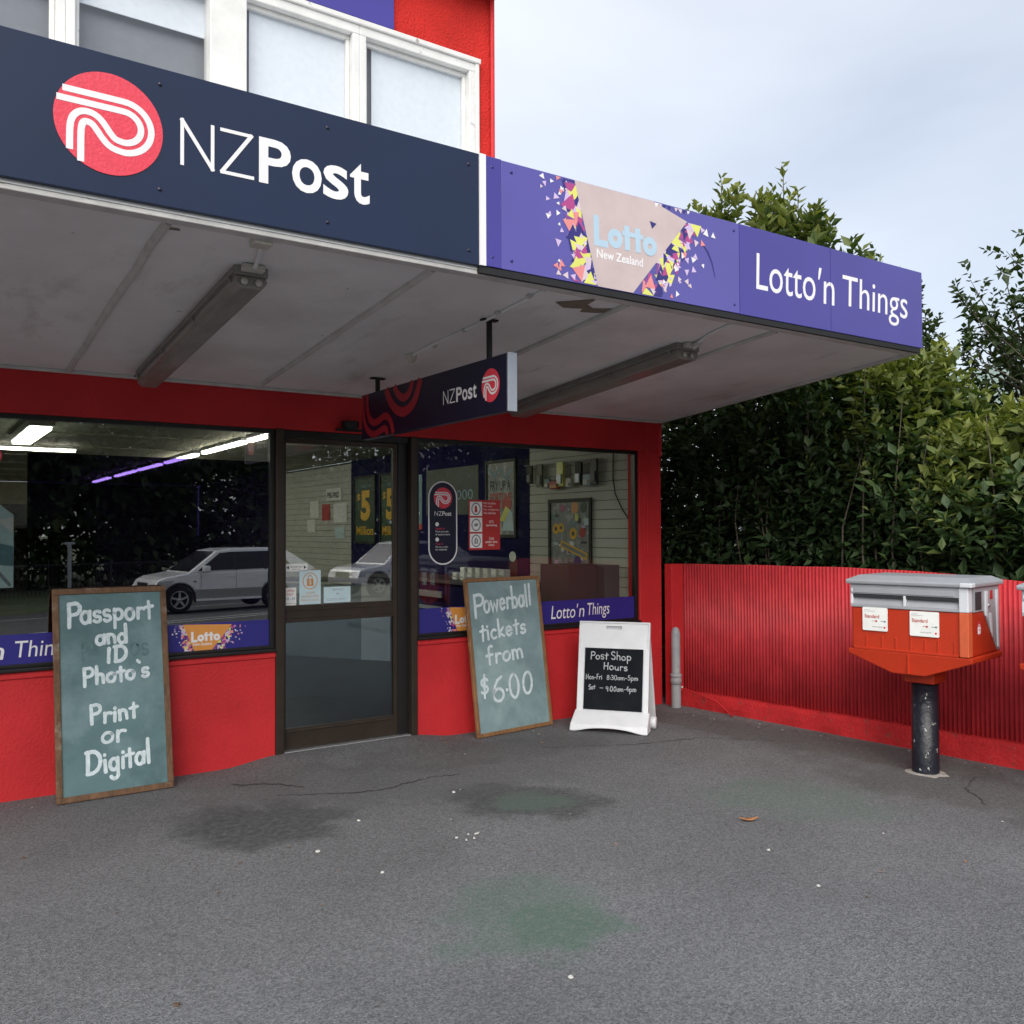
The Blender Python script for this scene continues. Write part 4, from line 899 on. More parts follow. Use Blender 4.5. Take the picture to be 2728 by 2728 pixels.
t, T, w, h = board((-2.153, -.235, .004), (-1.372, -.150, .004), (-2.182, -.026, 1.214), (-1.382, -.022, 1.236), .03, .030, WOODL, CHALKG2, 'grey green chalkboard advertising ticket prices, leaning right of the door',
 [('P', .095, .225, .250, .245, .150, 1.1), ('owerball', .225, .860, .222, .196, .140, 1.0), ('tickets', .145, .750, .400, .372, .118, 1.0), ('from', .207, .690, .555, .532, .118, 1.0), ('$', .085, .195, .745, .740, .120, .95), ('6', .235, .395, .800, .795, .165, 1.05), ('.', .400, .455, .790, .785, .165, 1.3), ('00', .455, .775, .788, .772, .150, 1.05)], .0215)
mb = MB(); mb.box(.03, w-.03, .02, h-.02, -.036, -.023, BLACK, T); mb.build('back_board', t)

# ------------------------------------------------------------------ white sandwich board
o = Vector((-1.329, -.372, 0)); o2 = Vector((-.955, -.868, 0))
ex = (o2-o).normalized(); nx = ex.cross(Vector((0, 0, 1))); nx = nx if nx.dot(CAMP-o) > 0 else -nx
Wd = .60; lean = -nx*.16
AT = Frame(o+ex*.01-nx*.055+Vector((0, 0, .10)), ex, Vector((0, 0, .76))-nx*.13)
t = empty('sandwich_board', ((o+o2)/2)[:], 0, 'white plastic sandwich board with a black chalk panel listing opening hours', 'sign')
def rrect(x0, x1, y0, y1, r, k=5):
    P = []
    for cx, cy, a in ((x1-r, y1-r, 0), (x0+r, y1-r, 90), (x0+r, y0+r, 180), (x1-r, y0+r, 270)): P += [(cx+r*math.cos(R(a+90*i/k)), cy+r*math.sin(R(a+90*i/k))) for i in range(k+1)]
    return P
mb = MB(); bw, bh = .585, .765
# front leaf built as a ring round the handle slot
hx0, hx1, hy0, hy1 = .225, .355, bh-.062, bh-.036
mb.box(0, hx0, .0, bh, -.03, 0, PLAST, AT); mb.box(hx1, bw, 0, bh, -.03, 0, PLAST, AT); mb.box(hx0, hx1, 0, hy0, -.03, 0, PLAST, AT); mb.box(hx0, hx1, hy1, bh, -.03, 0, PLAST, AT)
o_ = mb.build('front_leaf', t)
bm = bmesh.new(); bm.from_mesh(o_.data); bmesh.ops.remove_doubles(bm, verts=bm.verts, dist=1e-5)
seen = {}
for f in list(bm.faces):
    k = tuple(sorted(v.index for v in f.verts)); seen.setdefault(k, []).append(f)
bmesh.ops.delete(bm, geom=[f for L in seen.values() if len(L) > 1 for f in L], context='FACES'); bm.to_mesh(o_.data); bm.free()
mb = MB()
for a, b, c, d in ((0, .05, .0, .55), (bw-.045, bw, .0, .55), (0, bw, bh-.014, bh), (.0, .014, .55, bh-.014), (bw-.014, bw, .55, bh-.014)): mb.box(a, b, c, d, .0015, .010, PLAST, AT)
mb.build('rim', t, bevel=.004)
mb = MB(); mb.box(.055, bw-.05, .055, .548, .0015, .006, BLKB, AT); PN = mb.build('chalk_panel', t)
pw, ph = bw-.105, .493; PF = Frame(AT(.055, .055, .0062), AT.x, AT.y)
mb = MB()
for txt, u0, u1, v0, v1, cap, k in (('Post', .10, .40, .185, .18, .135, 1), ('Shop', .46, .80, .175, .185, .13, 1), ('Hours', .33, .74, .345, .350, .12, 1), ('Mon-Fri', .03, .31, .515, .505, .082, .7), ('8:30am-5pm', .39, .925, .51, .50, .080, .7), ('Sat', .085, .20, .68, .665, .08, .7), ('-', .27, .34, .67, .67, .08, .7), ('9:00am-4pm', .38, .90, .695, .68, .085, .7)):
    hand(mb, txt, PF, u0*pw, u1*pw, (1-v0)*ph, (1-v1)*ph, cap*ph, .0075*k, CHALKP, n0=.0006)
mb.build('lettering', t)
mb = MB()   # flared foot with an arched lower edge
k = 14; top = [AT(-.012+(bw+.024)*i/k, .052, .004) for i in range(k+1)]; top2 = [AT(-.012+(bw+.024)*i/k, .052, -.03) for i in range(k+1)]
mid = [o+ex*(-.012+(Wd+.024)*i/k)+nx*.070+Vector((0, 0, .062)) for i in range(k+1)]
def arch(i): 
    u = i/k; return .034*max(0, math.sin(math.pi*min(1, max(0, (u-.12)/.76))))**.6
bot = [o+ex*(-.016+(Wd+.032)*i/k)+nx*.085+Vector((0, 0, .003+arch(i))) for i in range(k+1)]
bot2 = [o+ex*(-.016+(Wd+.032)*i/k)-nx*.06+Vector((0, 0, .003+arch(i))) for i in range(k+1)]
rows = [top2, top, mid, bot, bot2]; V = sum(rows, []); F = []
for r_ in range(4):
    for i in range(k): F.append((r_*(k+1)+i, r_*(k+1)+i+1, (r_+1)*(k+1)+i+1, (r_+1)*(k+1)+i))
for e in (0, k): F.append([r_*(k+1)+e for r_ in range(5)])
for i in range(k): F.append((i, i+1, 4*(k+1)+i+1, 4*(k+1)+i))
mb.add(V, F, PLAST); recalc(mb.build('foot', t, bevel=.012, seg=3))
BT = Frame(o+ex*.03-nx*.46+Vector((0, 0, .004)), ex, Vector((0, 0, .85))+nx*.27)
mb = MB(); mb.box(0, bw-.03, .0, .86, -.028, 0, PLAST, BT); mb.build('rear_leaf', t, bevel=.01)
mb = MB()
for q in (0, Wd-.02): mb.lathe([(.001, -.03), (.045, -.03), (.05, -.02), (.05, .02), (.045, .03), (.001, .03)], PLAST, o+ex*(q+.025)-nx*.20+Vector((0, 0, .05)), ex, 20)
mb.build('wheel', t)

# ------------------------------------------------------------------ vent pipe, hose
t = empty('vent_pipe', (-.014, -.19, 0), 0, 'short grey capped pipe standing in the corner by the red pillar', 'pipe')
mb = MB(); mb.lathe([(.044, .0), (.044, .215)], PVC, (-.014, -.19, 0), k=24); mb.lathe([(.041, .30), (.041, .655), (.038, .685), (.026, .712), (.012, .722), (.001, .724)], PVC, (-.014, -.19, 0), k=24); mb.build('pipe', t)
mb = MB(); mb.lathe([(.044, .208), (.051, .210), (.051, .255), (.047, .262), (.047, .272), (.052, .276), (.052, .298), (.041, .304)], PVC, (-.014, -.19, 0), k=24); mb.build('coupling', t)
t = empty('hose', (.1, -.5, 0), 0, 'thin red painted hose along the foot of the fence', 'hose')
mb = MB(); mb.tube([(.055+.0*i, -.20, .17) if i == 0 else p for i, p in enumerate([(.05, -.2, .17), (.06, -.30, .15), (.045, -.45, .135), (.05, -.62, .11), (.07, -.70, .05), (.05, -.80, .012)])], .008, REDK, 8); mb.build('tube', t)
mb = MB(); mb.lathe([(.001, .012), (.010, .008), (.012, 0), (.010, -.008), (.001, -.012)], ENDC, (.05, -.2, .175), k=12); mb.build('nozzle', t)
t = empty('cable', (-.02, -.03, 2.3), 0, 'dark looped wire on the top of the red corner pillar', 'cable')
mb = MB(); mb.tube([(-.02, -.01, 2.44), (.01, -.03, 2.455), (.035, -.02, 2.43), (.02, -.01, 2.40)], .006, BLACK, 6); mb.tube([(-.02, -.01, 2.21), (.012, -.03, 2.225), (.03, -.02, 2.20), (.01, -.01, 2.18)], .006, BLACK, 6); mb.build('wire', t)

# ------------------------------------------------------------------ ribbed fence
t = empty('corrugated_fence', (.25, -1.6, 0), 0, 'red ribbed metal fence standing on a low painted concrete base', 'fence')
FA, FB = Vector((.16, -.10, 0)), Vector((.50, -4.15, 0)); fd = (FB-FA).normalized(); fn = Vector((fd.y, -fd.x, 0)); fn = fn if fn.x < 0 else -fn
FL = (FB-FA).length
ytop = [(-.08, 1.288), (-.865, 1.298), (-1.78, 1.302), (-2.21, 1.294), (-2.62, 1.278), (-3.04, 1.245), (-4.2, 1.21)]
def topz(y): return float(np.interp(-y, [-a for a, _ in ytop], [b for _, b in ytop]))
V = []; F = []; ns = int(FL/.032*6)
for i in range(ns+1):
    sx_ = FL*i/ns; ph_ = i % 6/6*2*math.pi; off = .0075*math.cos(ph_)+.0035*(int(sx_/.76) % 2)
    p = FA+fd*sx_+fn*off; zt = topz(p.y)+.0015*math.sin(sx_*9)
    V += [(p.x, p.y, .125), (p.x, p.y, zt)]
for i in range(ns): F.append((2*i, 2*i+2, 2*i+3, 2*i+1))
mb = MB(); mb.add(V, F, REDF, True); o_ = mb.build('ribbed_sheet', t); md = o_.modifiers.new('thick', 'SOLIDIFY'); md.thickness = .0025
KT = lambda x, y, z: FA+fd*x+fn*y+Vector((0, 0, z))
V = []; F = []; n_ = 60; rg = random.Random(4)
for i in range(n_+1):
    s_ = -.08+(FL+.1)*i/n_; zt = .13+.035*min(1, s_/3.2)+rg.uniform(-.004, .004)
    for a, z in ((.085+rg.uniform(-.006, .006), -.02), (.078+rg.uniform(-.005, .005), .05), (.062, zt-.03), (.045, zt), (-.02, zt+.004), (-.08, zt), (-.08, -.02)): V.append(KT(s_, a, z))
for i in range(n_):
    for j in range(6): F.append((i*7+j, i*7+j+1, (i+1)*7+j+1, (i+1)*7+j))
F += [tuple(range(7)), tuple(n_*7+j for j in range(7))]
mb = MB(); mb.add(V, F, REDK); recalc(mb.build('concrete_base', t))
mb = MB(); mb.box(.006, .150, -.125, -.03, -.02, 1.29, RED); mb.build('end_post', t, bevel=.006)

# ------------------------------------------------------------------ post boxes
def postbox():
    t = empty('post_box', (-.25, -2.745, 0), 0, 'orange and grey street post box on a black pole, whole, with two white labels', 'post box', 'post boxes by the fence')
    c = Vector((-.25, -2.745, 0)); a = R(9.6); fx = Vector((math.sin(a), -math.cos(a), 0)); fy = Vector((-math.cos(a), -math.sin(a), 0))    # fx: along the front (left to right), fy: out of the front
    T = lambda x, y, z: c+fx*x+fy*y+Vector((0, 0, z))
    L2, D2 = .372, .252
    Z0, Z1, Z2, Z3 = .775, .812, 1.085, 1.238
    mb = MB(); mb.lathe([(.083, 0), (.083, .60), (.001, .60)], POLE, c, k=32); mb.build('pole', t)
    mb = MB(); rg_ = random.Random(8); q = [(c.x+(.125+rg_.uniform(-.02, .03))*math.cos(i*.45), c.y+(.125+rg_.uniform(-.02, .03))*math.sin(i*.45)) for i in range(14)]; mb.add([(x_, y_, .001) for x_, y_ in q]+[(c.x+(x_-c.x)*.8, c.y+(y_-c.y)*.8, .008) for x_, y_ in q], [tuple(range(14, 28))]+[(i, (i+1) % 14, 14+(i+1) % 14, 14+i) for i in range(14)], CONC); mb.build('footing', t)
    mb = MB(); mb.box(-.10, .10, -.10, .10, .597, .668, MBOR, T); mb.build('collar', t, bevel=.008)
    # hopper: a trough whose ends slope in to the collar
    lx, ly = L2+.022, D2+.012
    A_ = [(-lx, .808), (lx, .808), (lx, .776), (.105, .668), (-.105, .668), (-lx, .776)]
    mb = MB(); V = [T(x, ly-(.808-z)*.10, z) for x, z in A_]+[T(x, -ly+(.808-z)*.6, z) for x, z in A_]
    mb.add(V, [tuple(range(6)), tuple(range(6, 12))[::-1]]+[(i, (i+1) % 6, 6+(i+1) % 6, 6+i) for i in range(6)], MBOR); recalc(mb.build('hopper', t, bevel=.006))
    mb = MB(); mb.box(-L2, L2, -D2, D2, Z1-.004, Z2, MBOR, T); BD = mb.build('body', t, bevel=.012)
    mb = MB()
    for x in (-.27, -.165, -.075, .02, .11, .19, .29): mb.box(x-.006, x+.006, D2-.002, D2+.006, Z1+.0, Z2-.01 if x in (.02,) else Z1+.09, MBOR, T)
    mb.box(-L2+.02, L2-.06, D2-.002, D2+.012, Z1-.004, Z1+.012, MBOR, T); mb.box(.0, .014, D2-.004, D2+.017, .675, .80, MBOR, T)
    mb.build('rib', BD, bevel=.003)
    # grey hood
    mb = MB()
    z = Z2
    fr = D2+.008
    mb.box(-L2-.004, L2-.052, fr-.05, fr, z, z+.018, MBGR, T); mb.box(-L2-.004, L2-.052, fr-.05, fr+.002, z+.088, Z3, MBGR, T)
    for x0, x1 in ((-L2-.004, -L2+.012), (-.025, -.008)): mb.box(x0, x1, fr-.05, fr, z+.018, z+.088, MBLT, T)
    mb.box(-L2+.004, L2-.056, -D2, fr-.052, z, Z3, MBGR, T); 
    HD = mb.build('hood', t, bevel=.004)
    mb = MB(); mb.box(-L2+.012, -.025, fr-.045, fr-.006, z+.070, z+.0885, MBDK, T); mb.box(-.008, L2-.054, fr-.045, fr-.006, z+.070, z+.0885, MBDK, T)
    for x0, x1 in ((-L2+.014, -.027), (-.006, L2-.056)):
        P = [T(x0, fr-.05, z+.0885), T(x1, fr-.05, z+.0885), T(x1, fr-.004, z+.019), T(x0, fr-.004, z+.019)]; mb.add(P, [(0, 1, 2, 3)], MBGR)
    mb.build('slot', HD)
    mb = MB(); mb.box(-L2+.025, L2-.08, fr+.001, fr+.007, z+.096, z+.128, MBGR, T); mb.box(-L2+.004, -L2+.016, fr+.001, fr+.006, z+.100, z+.124, MBLT, T); mb.build('flap', HD, bevel=.003)
    mb = MB(); mb.box(L2-.052, L2+.004, fr-.06, fr+.006, z+.001, Z3-.001, MBLT, T); mb.box(L2-.052, L2+.004, fr-.06, fr+.006, Z1+.0, z-.001, mat_edge, T); mb.build('corner_post', t, bevel=.005)
    # end: grey service door with a sloping front edge, orange wedge in front of it
    xe = L2; ET = lambda y, zz, n: T(xe+n, -y, zz)         # y measured backwards from centre
    mb = MB(); mb.prism([(-.05, Z3), (D2, Z3), (D2+.004, Z1+.01), (.215, Z1+.01), (-.02, Z2), (-.19, Z2), (-.19, Z3)], .0, .006, MBGR, ET); recalc(mb.build('service_door', t))
    mb = MB(); mb.prism([(.00, Z3-.03), (.03, Z3-.03), (.03, Z2-.06), (.0, Z2-.03)], .006, .016, MBLT, ET)
    mb.prism([(.19, Z3-.03), (.215, Z3-.03), (.23, Z1+.02), (.21, Z1+.03)], .006, .014, MBLT, ET); mb.prism([(.07, Z2-.02), (.10, Z2-.02), (.12, Z1+.10), (.10, Z1+.13)], .006, .014, MBLT, ET); mb.prism([(-.16, Z3-.03), (-.06, Z3-.03), (-.06, Z2+.012), (-.16, Z2+.012)], .006, .009, MBDK, ET)
    recalc(mb.build('door_rib', t))
    mb = MB(); mb.lathe([(.012, 0), (.012, .012), (.001, .012)], ALU, ET(.06, Z2+.03, .004), fx, 14); mb.build('lock', t)
    mb = MB(); mb.prism([(.095, Z3-.03), (.135, Z3-.03), (.142, Z3-.085), (.088, Z3-.085)], .0065, .008, INKR, ET); recalc(mb.build('mark', t))
    # lid
    mb = MB(); lx, ly = L2+.025, D2+.028; z = Z3
    r0 = [T(-lx, -ly, z), T(lx, -ly, z), T(lx, ly, z), T(-lx, ly, z)]; r1 = [T(-lx-.004, -ly-.004, z+.026), T(lx+.004, -ly-.004, z+.026), T(lx+.004, ly+.004, z+.026), T(-lx-.004, ly+.004, z+.026)]
    r2 = [T(-lx+.05, -ly+.06, z+.058), T(lx-.05, -ly+.06, z+.058), T(lx-.05, ly-.09, z+.058), T(-lx+.05, ly-.09, z+.058)]
    mb.add(r0+r1+r2, [(3, 2, 1, 0), (8, 9, 10, 11)]+[(q+i, q+(i+1) % 4, q+4+(i+1) % 4, q+4+i) for q in (0, 4) for i in range(4)], MBGR); recalc(mb.build('lid', t, bevel=.008, seg=3))
    mb = MB(); mb.box(lx-.065, lx+.007, ly-.06, ly+.007, z+.002, z+.030, MBLT, T); mb.build('lid_corner', t, bevel=.006)
    # labels
    fT = lambda x, y, n: T(x, D2+.0075+n, y)
    for x0, x1, z0_, z1_ in ((-.292, -.125, Z2-.150, Z2+.002), (.018, .200, Z2-.163, Z2-.006)):
        mb = MB(); mb.prism(rrect(x0, x1, z0_, z1_, .008), 0, .003, PAPER, fT); LB = mb.build('label_plate', t); recalc(LB)
        mb = MB(); n = .0035; put_text(mb, 'Standard', fT, x0+.014, x0+.112, z1_-.070, z1_-.046, n, INKR, off=.02)
        put_text(mb, 'Letters may be posted here', fT, x0+.012, x0+.085, z1_-.030, z1_-.022, n, INKG); put_text(mb, 'no parcels', fT, x0+.012, x0+.05, z1_-.020, z1_-.013, n, INKG)
        put_text(mb, 'www.nzpost', fT, x0+.065, x0+.135, z0_+.020, z0_+.030, n, INKB)
        for cx, cz, m_ in ((x1-.075, z0_+.063, INKR), (x1-.018, z0_+.063, TEAL), (x1-.020, z0_+.024, CORAL)): mb.poly([(cx+.007*math.cos(i*.6283), cz+.007*math.sin(i*.6283)) for i in range(10)], n, m_, fT)
        mb.ribbon([(x1-.045, z0_+.063), (x1-.02, z0_+.063)], .003, INKB, fT, n); mb.ribbon([(x1-.10, z0_+.063), (x1-.08, z0_+.063)], .003, INKR, fT, n); mb.build('lettering', LB)
    mb = MB(); cx, cz = -.085, Z1+.165
    mb.poly([(cx+.040*math.cos(i*.2618), cz+.046*math.sin(i*.2618)) for i in range(24)], .0010, LABR, ET); mb.poly(rrect(cx-.024, cx+.022, cz-.032, cz+.012, .005), .0016, PAPER, ET); mb.ribbon(arc(cx, cz+.012, .014, .014, 0, 180, 8), .005, PAPER, ET, .0020); mb.poly([(cx-.012, cz-.002), (cx+.012, cz-.002), (cx, cz-.016)], .0022, LABR, ET)
    mb.build('round_label', t)
    return t
mat_edge = mat('worn_orange_edge', (.56, .10, .035), .6, .12, 12)
LABR = mat('round_label_red', (.55, .045, .07), .5, .06, 20)
P1 = postbox()
P2 = copy_tree(P1); P2.location = P1.location+Vector((.18, -1.03, 0)); tag(P2, 'second orange and grey post box, cut off by the edge of the photo', 'post box')
# ------------------------------------------------------------------ inside the shop
def tube_light(x0, x1, y0, y1, z, label, wide=False):
    t = empty('tube_light', ((x0+x1)/2, (y0+y1)/2, z), 0, label, 'light', 'lit tube lights inside the shop')
    mb = MB(); mb.box(x0-.02, x1+.02, y0-.02, y1+.02, z+.03, 2.66, PLAST); mb.build('housing', t)
    mb = MB(); mb.box(x0, x1, y0, y1, z, z+.03, TUBE2 if wide else TUBE); mb.build('tube', t)
nm = ['nearest', 'second', 'third', 'fourth', 'fifth', 'farthest']
for i, (a, b) in enumerate(((2.5, 3.75), (3.95, 5.6), (5.95, 7.6), (7.9, 9.4), (9.65, 11.3), (11.85, 13.5))):
    tube_light(-2.66, -2.60, a, b, 2.60, nm[i]+' lit tube of the row running back along the shop ceiling')
tube_light(-5.45, -4.05, 6.12, 6.18, 2.60, 'lit tube crossing the shop ceiling seen high in the large window')
tube_light(-4.85, -4.68, 3.2, 4.9, 2.56, 'wide lit diffuser box on the ceiling near the shop window', True)
SW = sideF(-.2075)
def sposter(x0, x1, z0, z1, face, label, cat='poster', frame=True, name='wall_poster', group=None):
    t = empty(name, (-.21, -(x0+x1)/2, z0), 0, label, cat, group)
    mb = MB(); mb.prism([(x0, z0), (x1, z0), (x1, z1), (x0, z1)], .0, .006, face, SW); recalc(mb.build('sheet', t))
    if frame:
        mb = MB(); f = .035
        for a, b, c, d in ((x0-f, x1+f, z0-f, z0), (x0-f, x1+f, z1, z1+f), (x0-f, x0, z0, z1), (x1, x1+f, z0, z1)): mb.prism([(a, c), (b, c), (b, d), (a, d)], 0, .02, BLACK, SW)
        recalc(mb.build('frame', t))
    return t
MULTI = mat('printed_collage', (.24, .26, .27), .5, .3, 14)
chips(MULTI, (.42, .46, .47), 9, .55, .60); chips(MULTI, (.14, .22, .25), 6, .58, .63)
t = sposter(-2.66, -2.10, 1.56, 2.37, MULTI, 'tall pale poster reading fry up a fortune on the navy inner wall')
mb = MB(); put_text(mb, 'FRY UP A', SW, -2.60, -2.18, 2.06, 2.17, .008, INKB, off=.02); put_text(mb, 'FORTUNE', SW, -2.60, -2.16, 1.92, 2.03, .008, INKR, off=.03)
mb.poly([(-2.26+.10*math.cos(i*.4189), 1.90+.08*math.sin(i*.4189)) for i in range(15)], .0085, INKR, SW); mb.poly([(-2.35, 1.60), (-2.12, 1.60), (-2.15, 1.80), (-2.25, 1.86), (-2.3, 1.78)], .008, PAPERB, SW); mb.poly([(-2.40, 1.72), (-2.30, 1.70), (-2.2, 1.84), (-2.28, 1.88)], .0088, YLIM, SW); mb.ribbon([(-2.62, 2.3), (-2.5, 2.22), (-2.4, 2.31), (-2.3, 2.2), (-2.15, 2.28)], .03, TEAL, SW, .008); mb.build('print', t)
t = sposter(-4.13, -2.86, 1.80, 2.38, GREEND, 'dark green jackpot board high on the navy inner wall', 'board', False)
mb = MB(); put_text(mb, '1000', SW, -3.45, -2.98, 1.98, 2.10, .008, TEAL); mb.build('print', t)
t = sposter(-4.75, -4.25, 1.62, 2.34, TEAL, 'pale teal poster beside the dark green jackpot board', 'poster', False)
mb = MB(); mb.rect(-4.75, -4.25, 1.62, 1.70, .0075, INKR, SW)
for i in range(3): mb.poly([(-4.68+i*.14, 1.85), (-4.58+i*.14, 1.85), (-4.63+i*.14, 1.76)], .0075, PAPERB, SW)
mb.build('print', t)
for (x0, x1), lab in (((-5.46, -4.92), 'green lottery poster with a yellow 5, nearer the right door jamb'), ((-6.34, -5.66), 'green lottery poster with a yellow 5, in the middle of the door glass')):
    t = sposter(x0, x1, 1.46, 2.38, GREENP, lab, 'poster', True, 'wall_poster', 'green lottery posters')
    w = x1-x0; mb = MB(); put_text(mb, '5', SW, x0+w*.30, x1-w*.22, 1.76, 2.20, .008, YELL, off=.05); put_text(mb, '$', SW, x0+w*.10, x0+w*.28, 2.02, 2.16, .008, YELL, off=.03); put_text(mb, 'Million', SW, x0+w*.08, x1-w*.08, 1.55, 1.68, .008, YELL, off=.02); put_text(mb, 'must win', SW, x0+w*.3, x1-w*.2, 2.24, 2.30, .008, TEAL); mb.build('print', t)
t = sposter(-1.43, -.79, .96, 1.89, MULTI, 'black framed collage poster with coloured patches on the pale slatted wall')
mb = MB(); rg = random.Random(9); n = .007
for i in range(70):
    x = rg.uniform(-1.41, -.86); z = rg.uniform(.97, 1.84); w_, h_ = rg.uniform(.03, .10), rg.uniform(.02, .07); n += .00003
    mb.rect(x, min(x+w_, -.80), z, min(z+h_, 1.885), n, rg.choice([INKG, PAPER, TEAL, INKB, PAPERB, INKG, MULTI, LILA, PAPER]), SW)
for cx, cz, r_, m_ in ((-1.34, 1.62, .055, YELL), (-1.25, 1.63, .05, YELL), (-1.05, 1.57, .06, YELL), (-.90, 1.58, .05, INKR), (-1.02, 1.83, .06, ORNG), (-.88, 1.83, .055, GREENP), (-1.22, 1.83, .04, MAGN), (-.98, 1.29, .06, BLUEB)):
    n += .0001; mb.poly([(cx+r_*math.cos(i*.5236), cz+r_*math.sin(i*.5236)) for i in range(12)], n, m_, SW)
    if m_ is YELL: mb.poly([(cx+r_*.4*math.cos(i*.5236), cz+r_*.4*math.sin(i*.5236)) for i in range(12)], n+.00005, INKB, SW)
mb.ribbon([(-1.26, 1.47), (-.83, 1.34)], .07, YELL, SW, n+.0002, False); mb.ribbon([(-1.24, 1.464), (-.85, 1.346)], .035, INKG, SW, n+.0003, False)
mb.rect(-1.02, -.965, 1.70, 1.77, n+.0004, YLIM, SW); mb.build('print', t)
t = sposter(-7.45, -6.86, 2.09, 2.28, PAPER, 'white pre-paid header card on the far slatted wall seen through the door', 'sign', False, 'header_card')
mb = MB(); put_text(mb, 'PRE-PAID', SW, -7.40, -6.92, 2.13, 2.22, .008, INKB, off=.02); mb.build('print', t)
for i, (x, z, w_, h_, m_, lab) in enumerate(((-8.13, 1.83, .36, .27, PAPER, 'white leaflet hanging upper left on the far slatted wall'), (-8.25, 1.60, .33, .20, PAPER, 'white leaflet hanging lower left on the far slatted wall'), (-7.15, 1.74, .50, .30, PAPER, 'large white leaflet below the pre-paid card'), (-7.10, 1.50, .36, .17, PAPERB, 'small pale leaflet low on the far slatted wall'), (-7.62, 1.78, .32, .26, INKR, 'red leaflet between white ones on the far slatted wall'))):
    t = sposter(x, x+w_, z, z+h_, m_, lab, 'leaflet', False, 'leaflet', 'leaflets on the slatted wall')
t = empty('display_rail', (-.23, 1.2, 2.05), 0, 'thin chrome rail for hanging packs high on the slatted wall', 'rail')
mb = MB(); mb.tube([(-.26, .55, 2.30), (-.26, 1.84, 2.30)], .006, ALU, 6); mb.build('rail', t)
rg = random.Random(5)
for yy, z0, w_, h_, m_, wd_ in ((1.74, 2.10, .09, .19, BLACK, 'plain black, farthest back'), (1.56, 2.06, .10, .24, DGREY, 'long charcoal'), (1.42, 2.04, .09, .10, TEAL, 'short teal'), (1.30, 2.03, .16, .08, INKR, 'wide red and low'), (1.20, 2.05, .11, .25, YLIM, 'lime yellow'), (1.06, 2.04, .08, .09, PAPER, 'small white'), (.90, 2.05, .10, .23, BLACK, 'black beside the lime one'), (.77, 2.04, .11, .11, PAPERB, 'pale blue'), (.66, 2.05, .10, .25, DGREY, 'charcoal, nearest the glass')):
    t = empty('hanging_pack', (-.25, yy, z0), 0, 'small pack hung high on the slatted wall inside, '+wd_, 'pack', 'packs hung on the slatted wall')
    mb = MB(); mb.box(-.27, -.245, yy-w_/2, yy+w_/2, z0, z0+h_, m_); mb.build('card', t, bevel=.004)
    mb = MB(); mb.box(-.285, -.271, yy-w_*.32, yy+w_*.32, z0+h_*.12, z0+h_*.5, rg.choice([PAPER, ALU, INKG, ORNG])); mb.tube([(-.258, yy, z0+h_-.005), (-.258, yy, 2.30)], .003, ALU, 5); mb.build('goods', t)
t = empty('display_stand', (-.4, .55, .05), 0, 'charcoal laminate display stand inside the small window', 'stand')
mb = MB(); mb.box(-.735, -.402, .46, .9, .05, 1.28, DGREY); mb.build('side_panel', t, bevel=.004)
mb = MB(); mb.box(-.400, -.222, .34, .88, .05, 1.275, MGREY); mb.build('front_panel', t, bevel=.004)
t = empty('shop_counter', (-1.2, 4, .05), 0, 'pale panelled shop counter seen low through the door', 'counter')
mb = MB(); CT = Frame((-1.95, 5.1, .05), (.565, -.825, 0), (0, 0, 1)); mb.box(0, 1.35, 0, .90, -.05, 0, COUNT, CT); mb.box(1.351, 1.75, 0, .93, -.05, .01, PLAST, CT); mb.build('front_panel', t)
mb = MB(); mb.box(-.02, 1.77, .932, .96, -.5, .03, DGREY, CT); mb.build('counter_top', t)
t = empty('ticket_counter', (-.6, 3, .05), 0, 'dark navy ticket counter with a grey top under the lottery boards', 'counter')
mb = MB(); mb.box(-.80, -.21, 1.5, 4.6, .05, 1.02, NAVYW); mb.build('front_panel', t); mb = MB(); mb.box(-.84, -.21, 1.46, 4.62, 1.022, 1.06, MGREY); mb.build('counter_top', t); mb = MB(); mb.box(-.86, -.845, 2.6, 4.5, .86, .93, ALU); mb.box(-.86, -.845, 2.6, 4.5, .72, .76, ALU); mb.build('rail', t)
for i in range(6):
    for j in range(2):
        y = 2.55-i*.16; mb = MB(); mb.box(-.72+j*.10, -.64+j*.10, y-.04, y+.05, 1.062, 1.14+j*.055, PAPER); mb.box(-.722+j*.10, -.72+j*.10, y-.03, y+.04, 1.09, 1.10, INKG)
        tag(mb.build('card_box', None, bevel=.003), 'pale cardboard box in the '+('front' if j == 0 else 'back')+' line on the ticket counter, '+['first', 'second', 'third', 'fourth', 'fifth', 'sixth'][i]+' from the door', 'box', 'card boxes on the ticket counter')
t = empty('counter_card', (-.5, 1.73, 1.06), 0, 'small dark counter card with a white speech bubble', 'card')
mb = MB(); mb.box(-.50, -.49, 1.64, 1.80, 1.062, 1.30, BLACK); mb.build('card', t); mb = MB(); mb.poly([(-1.72+.065*math.cos(i*.5236), 1.33+.055*math.sin(i*.5236)) for i in range(12)], 0, PAPER, sideF(-.503)); mb.build('bubble', t)
t = empty('wall_cable', (-.21, .4, 2.0), 0, 'thin black cable drooping down the inner wall in the small window', 'cable'); mb = MB(); mb.tube([(-.215, .42, 2.45), (-.215, .43, 2.1), (-.215, .40, 1.95), (-.215, .30, 1.80), (-.215, .16, 1.66)], .006, BLACK, 6); mb.build('wire', t)
t = empty('display_shelf', (-5.5, 3, .05), 0, 'dark stacked shop shelving behind the tinted window', 'shelf')
mb = MB()
for i in range(5): mb.box(-7.0, -4.2, 4.0, 4.4, .05+i*.4, .08+i*.4, DGREY)
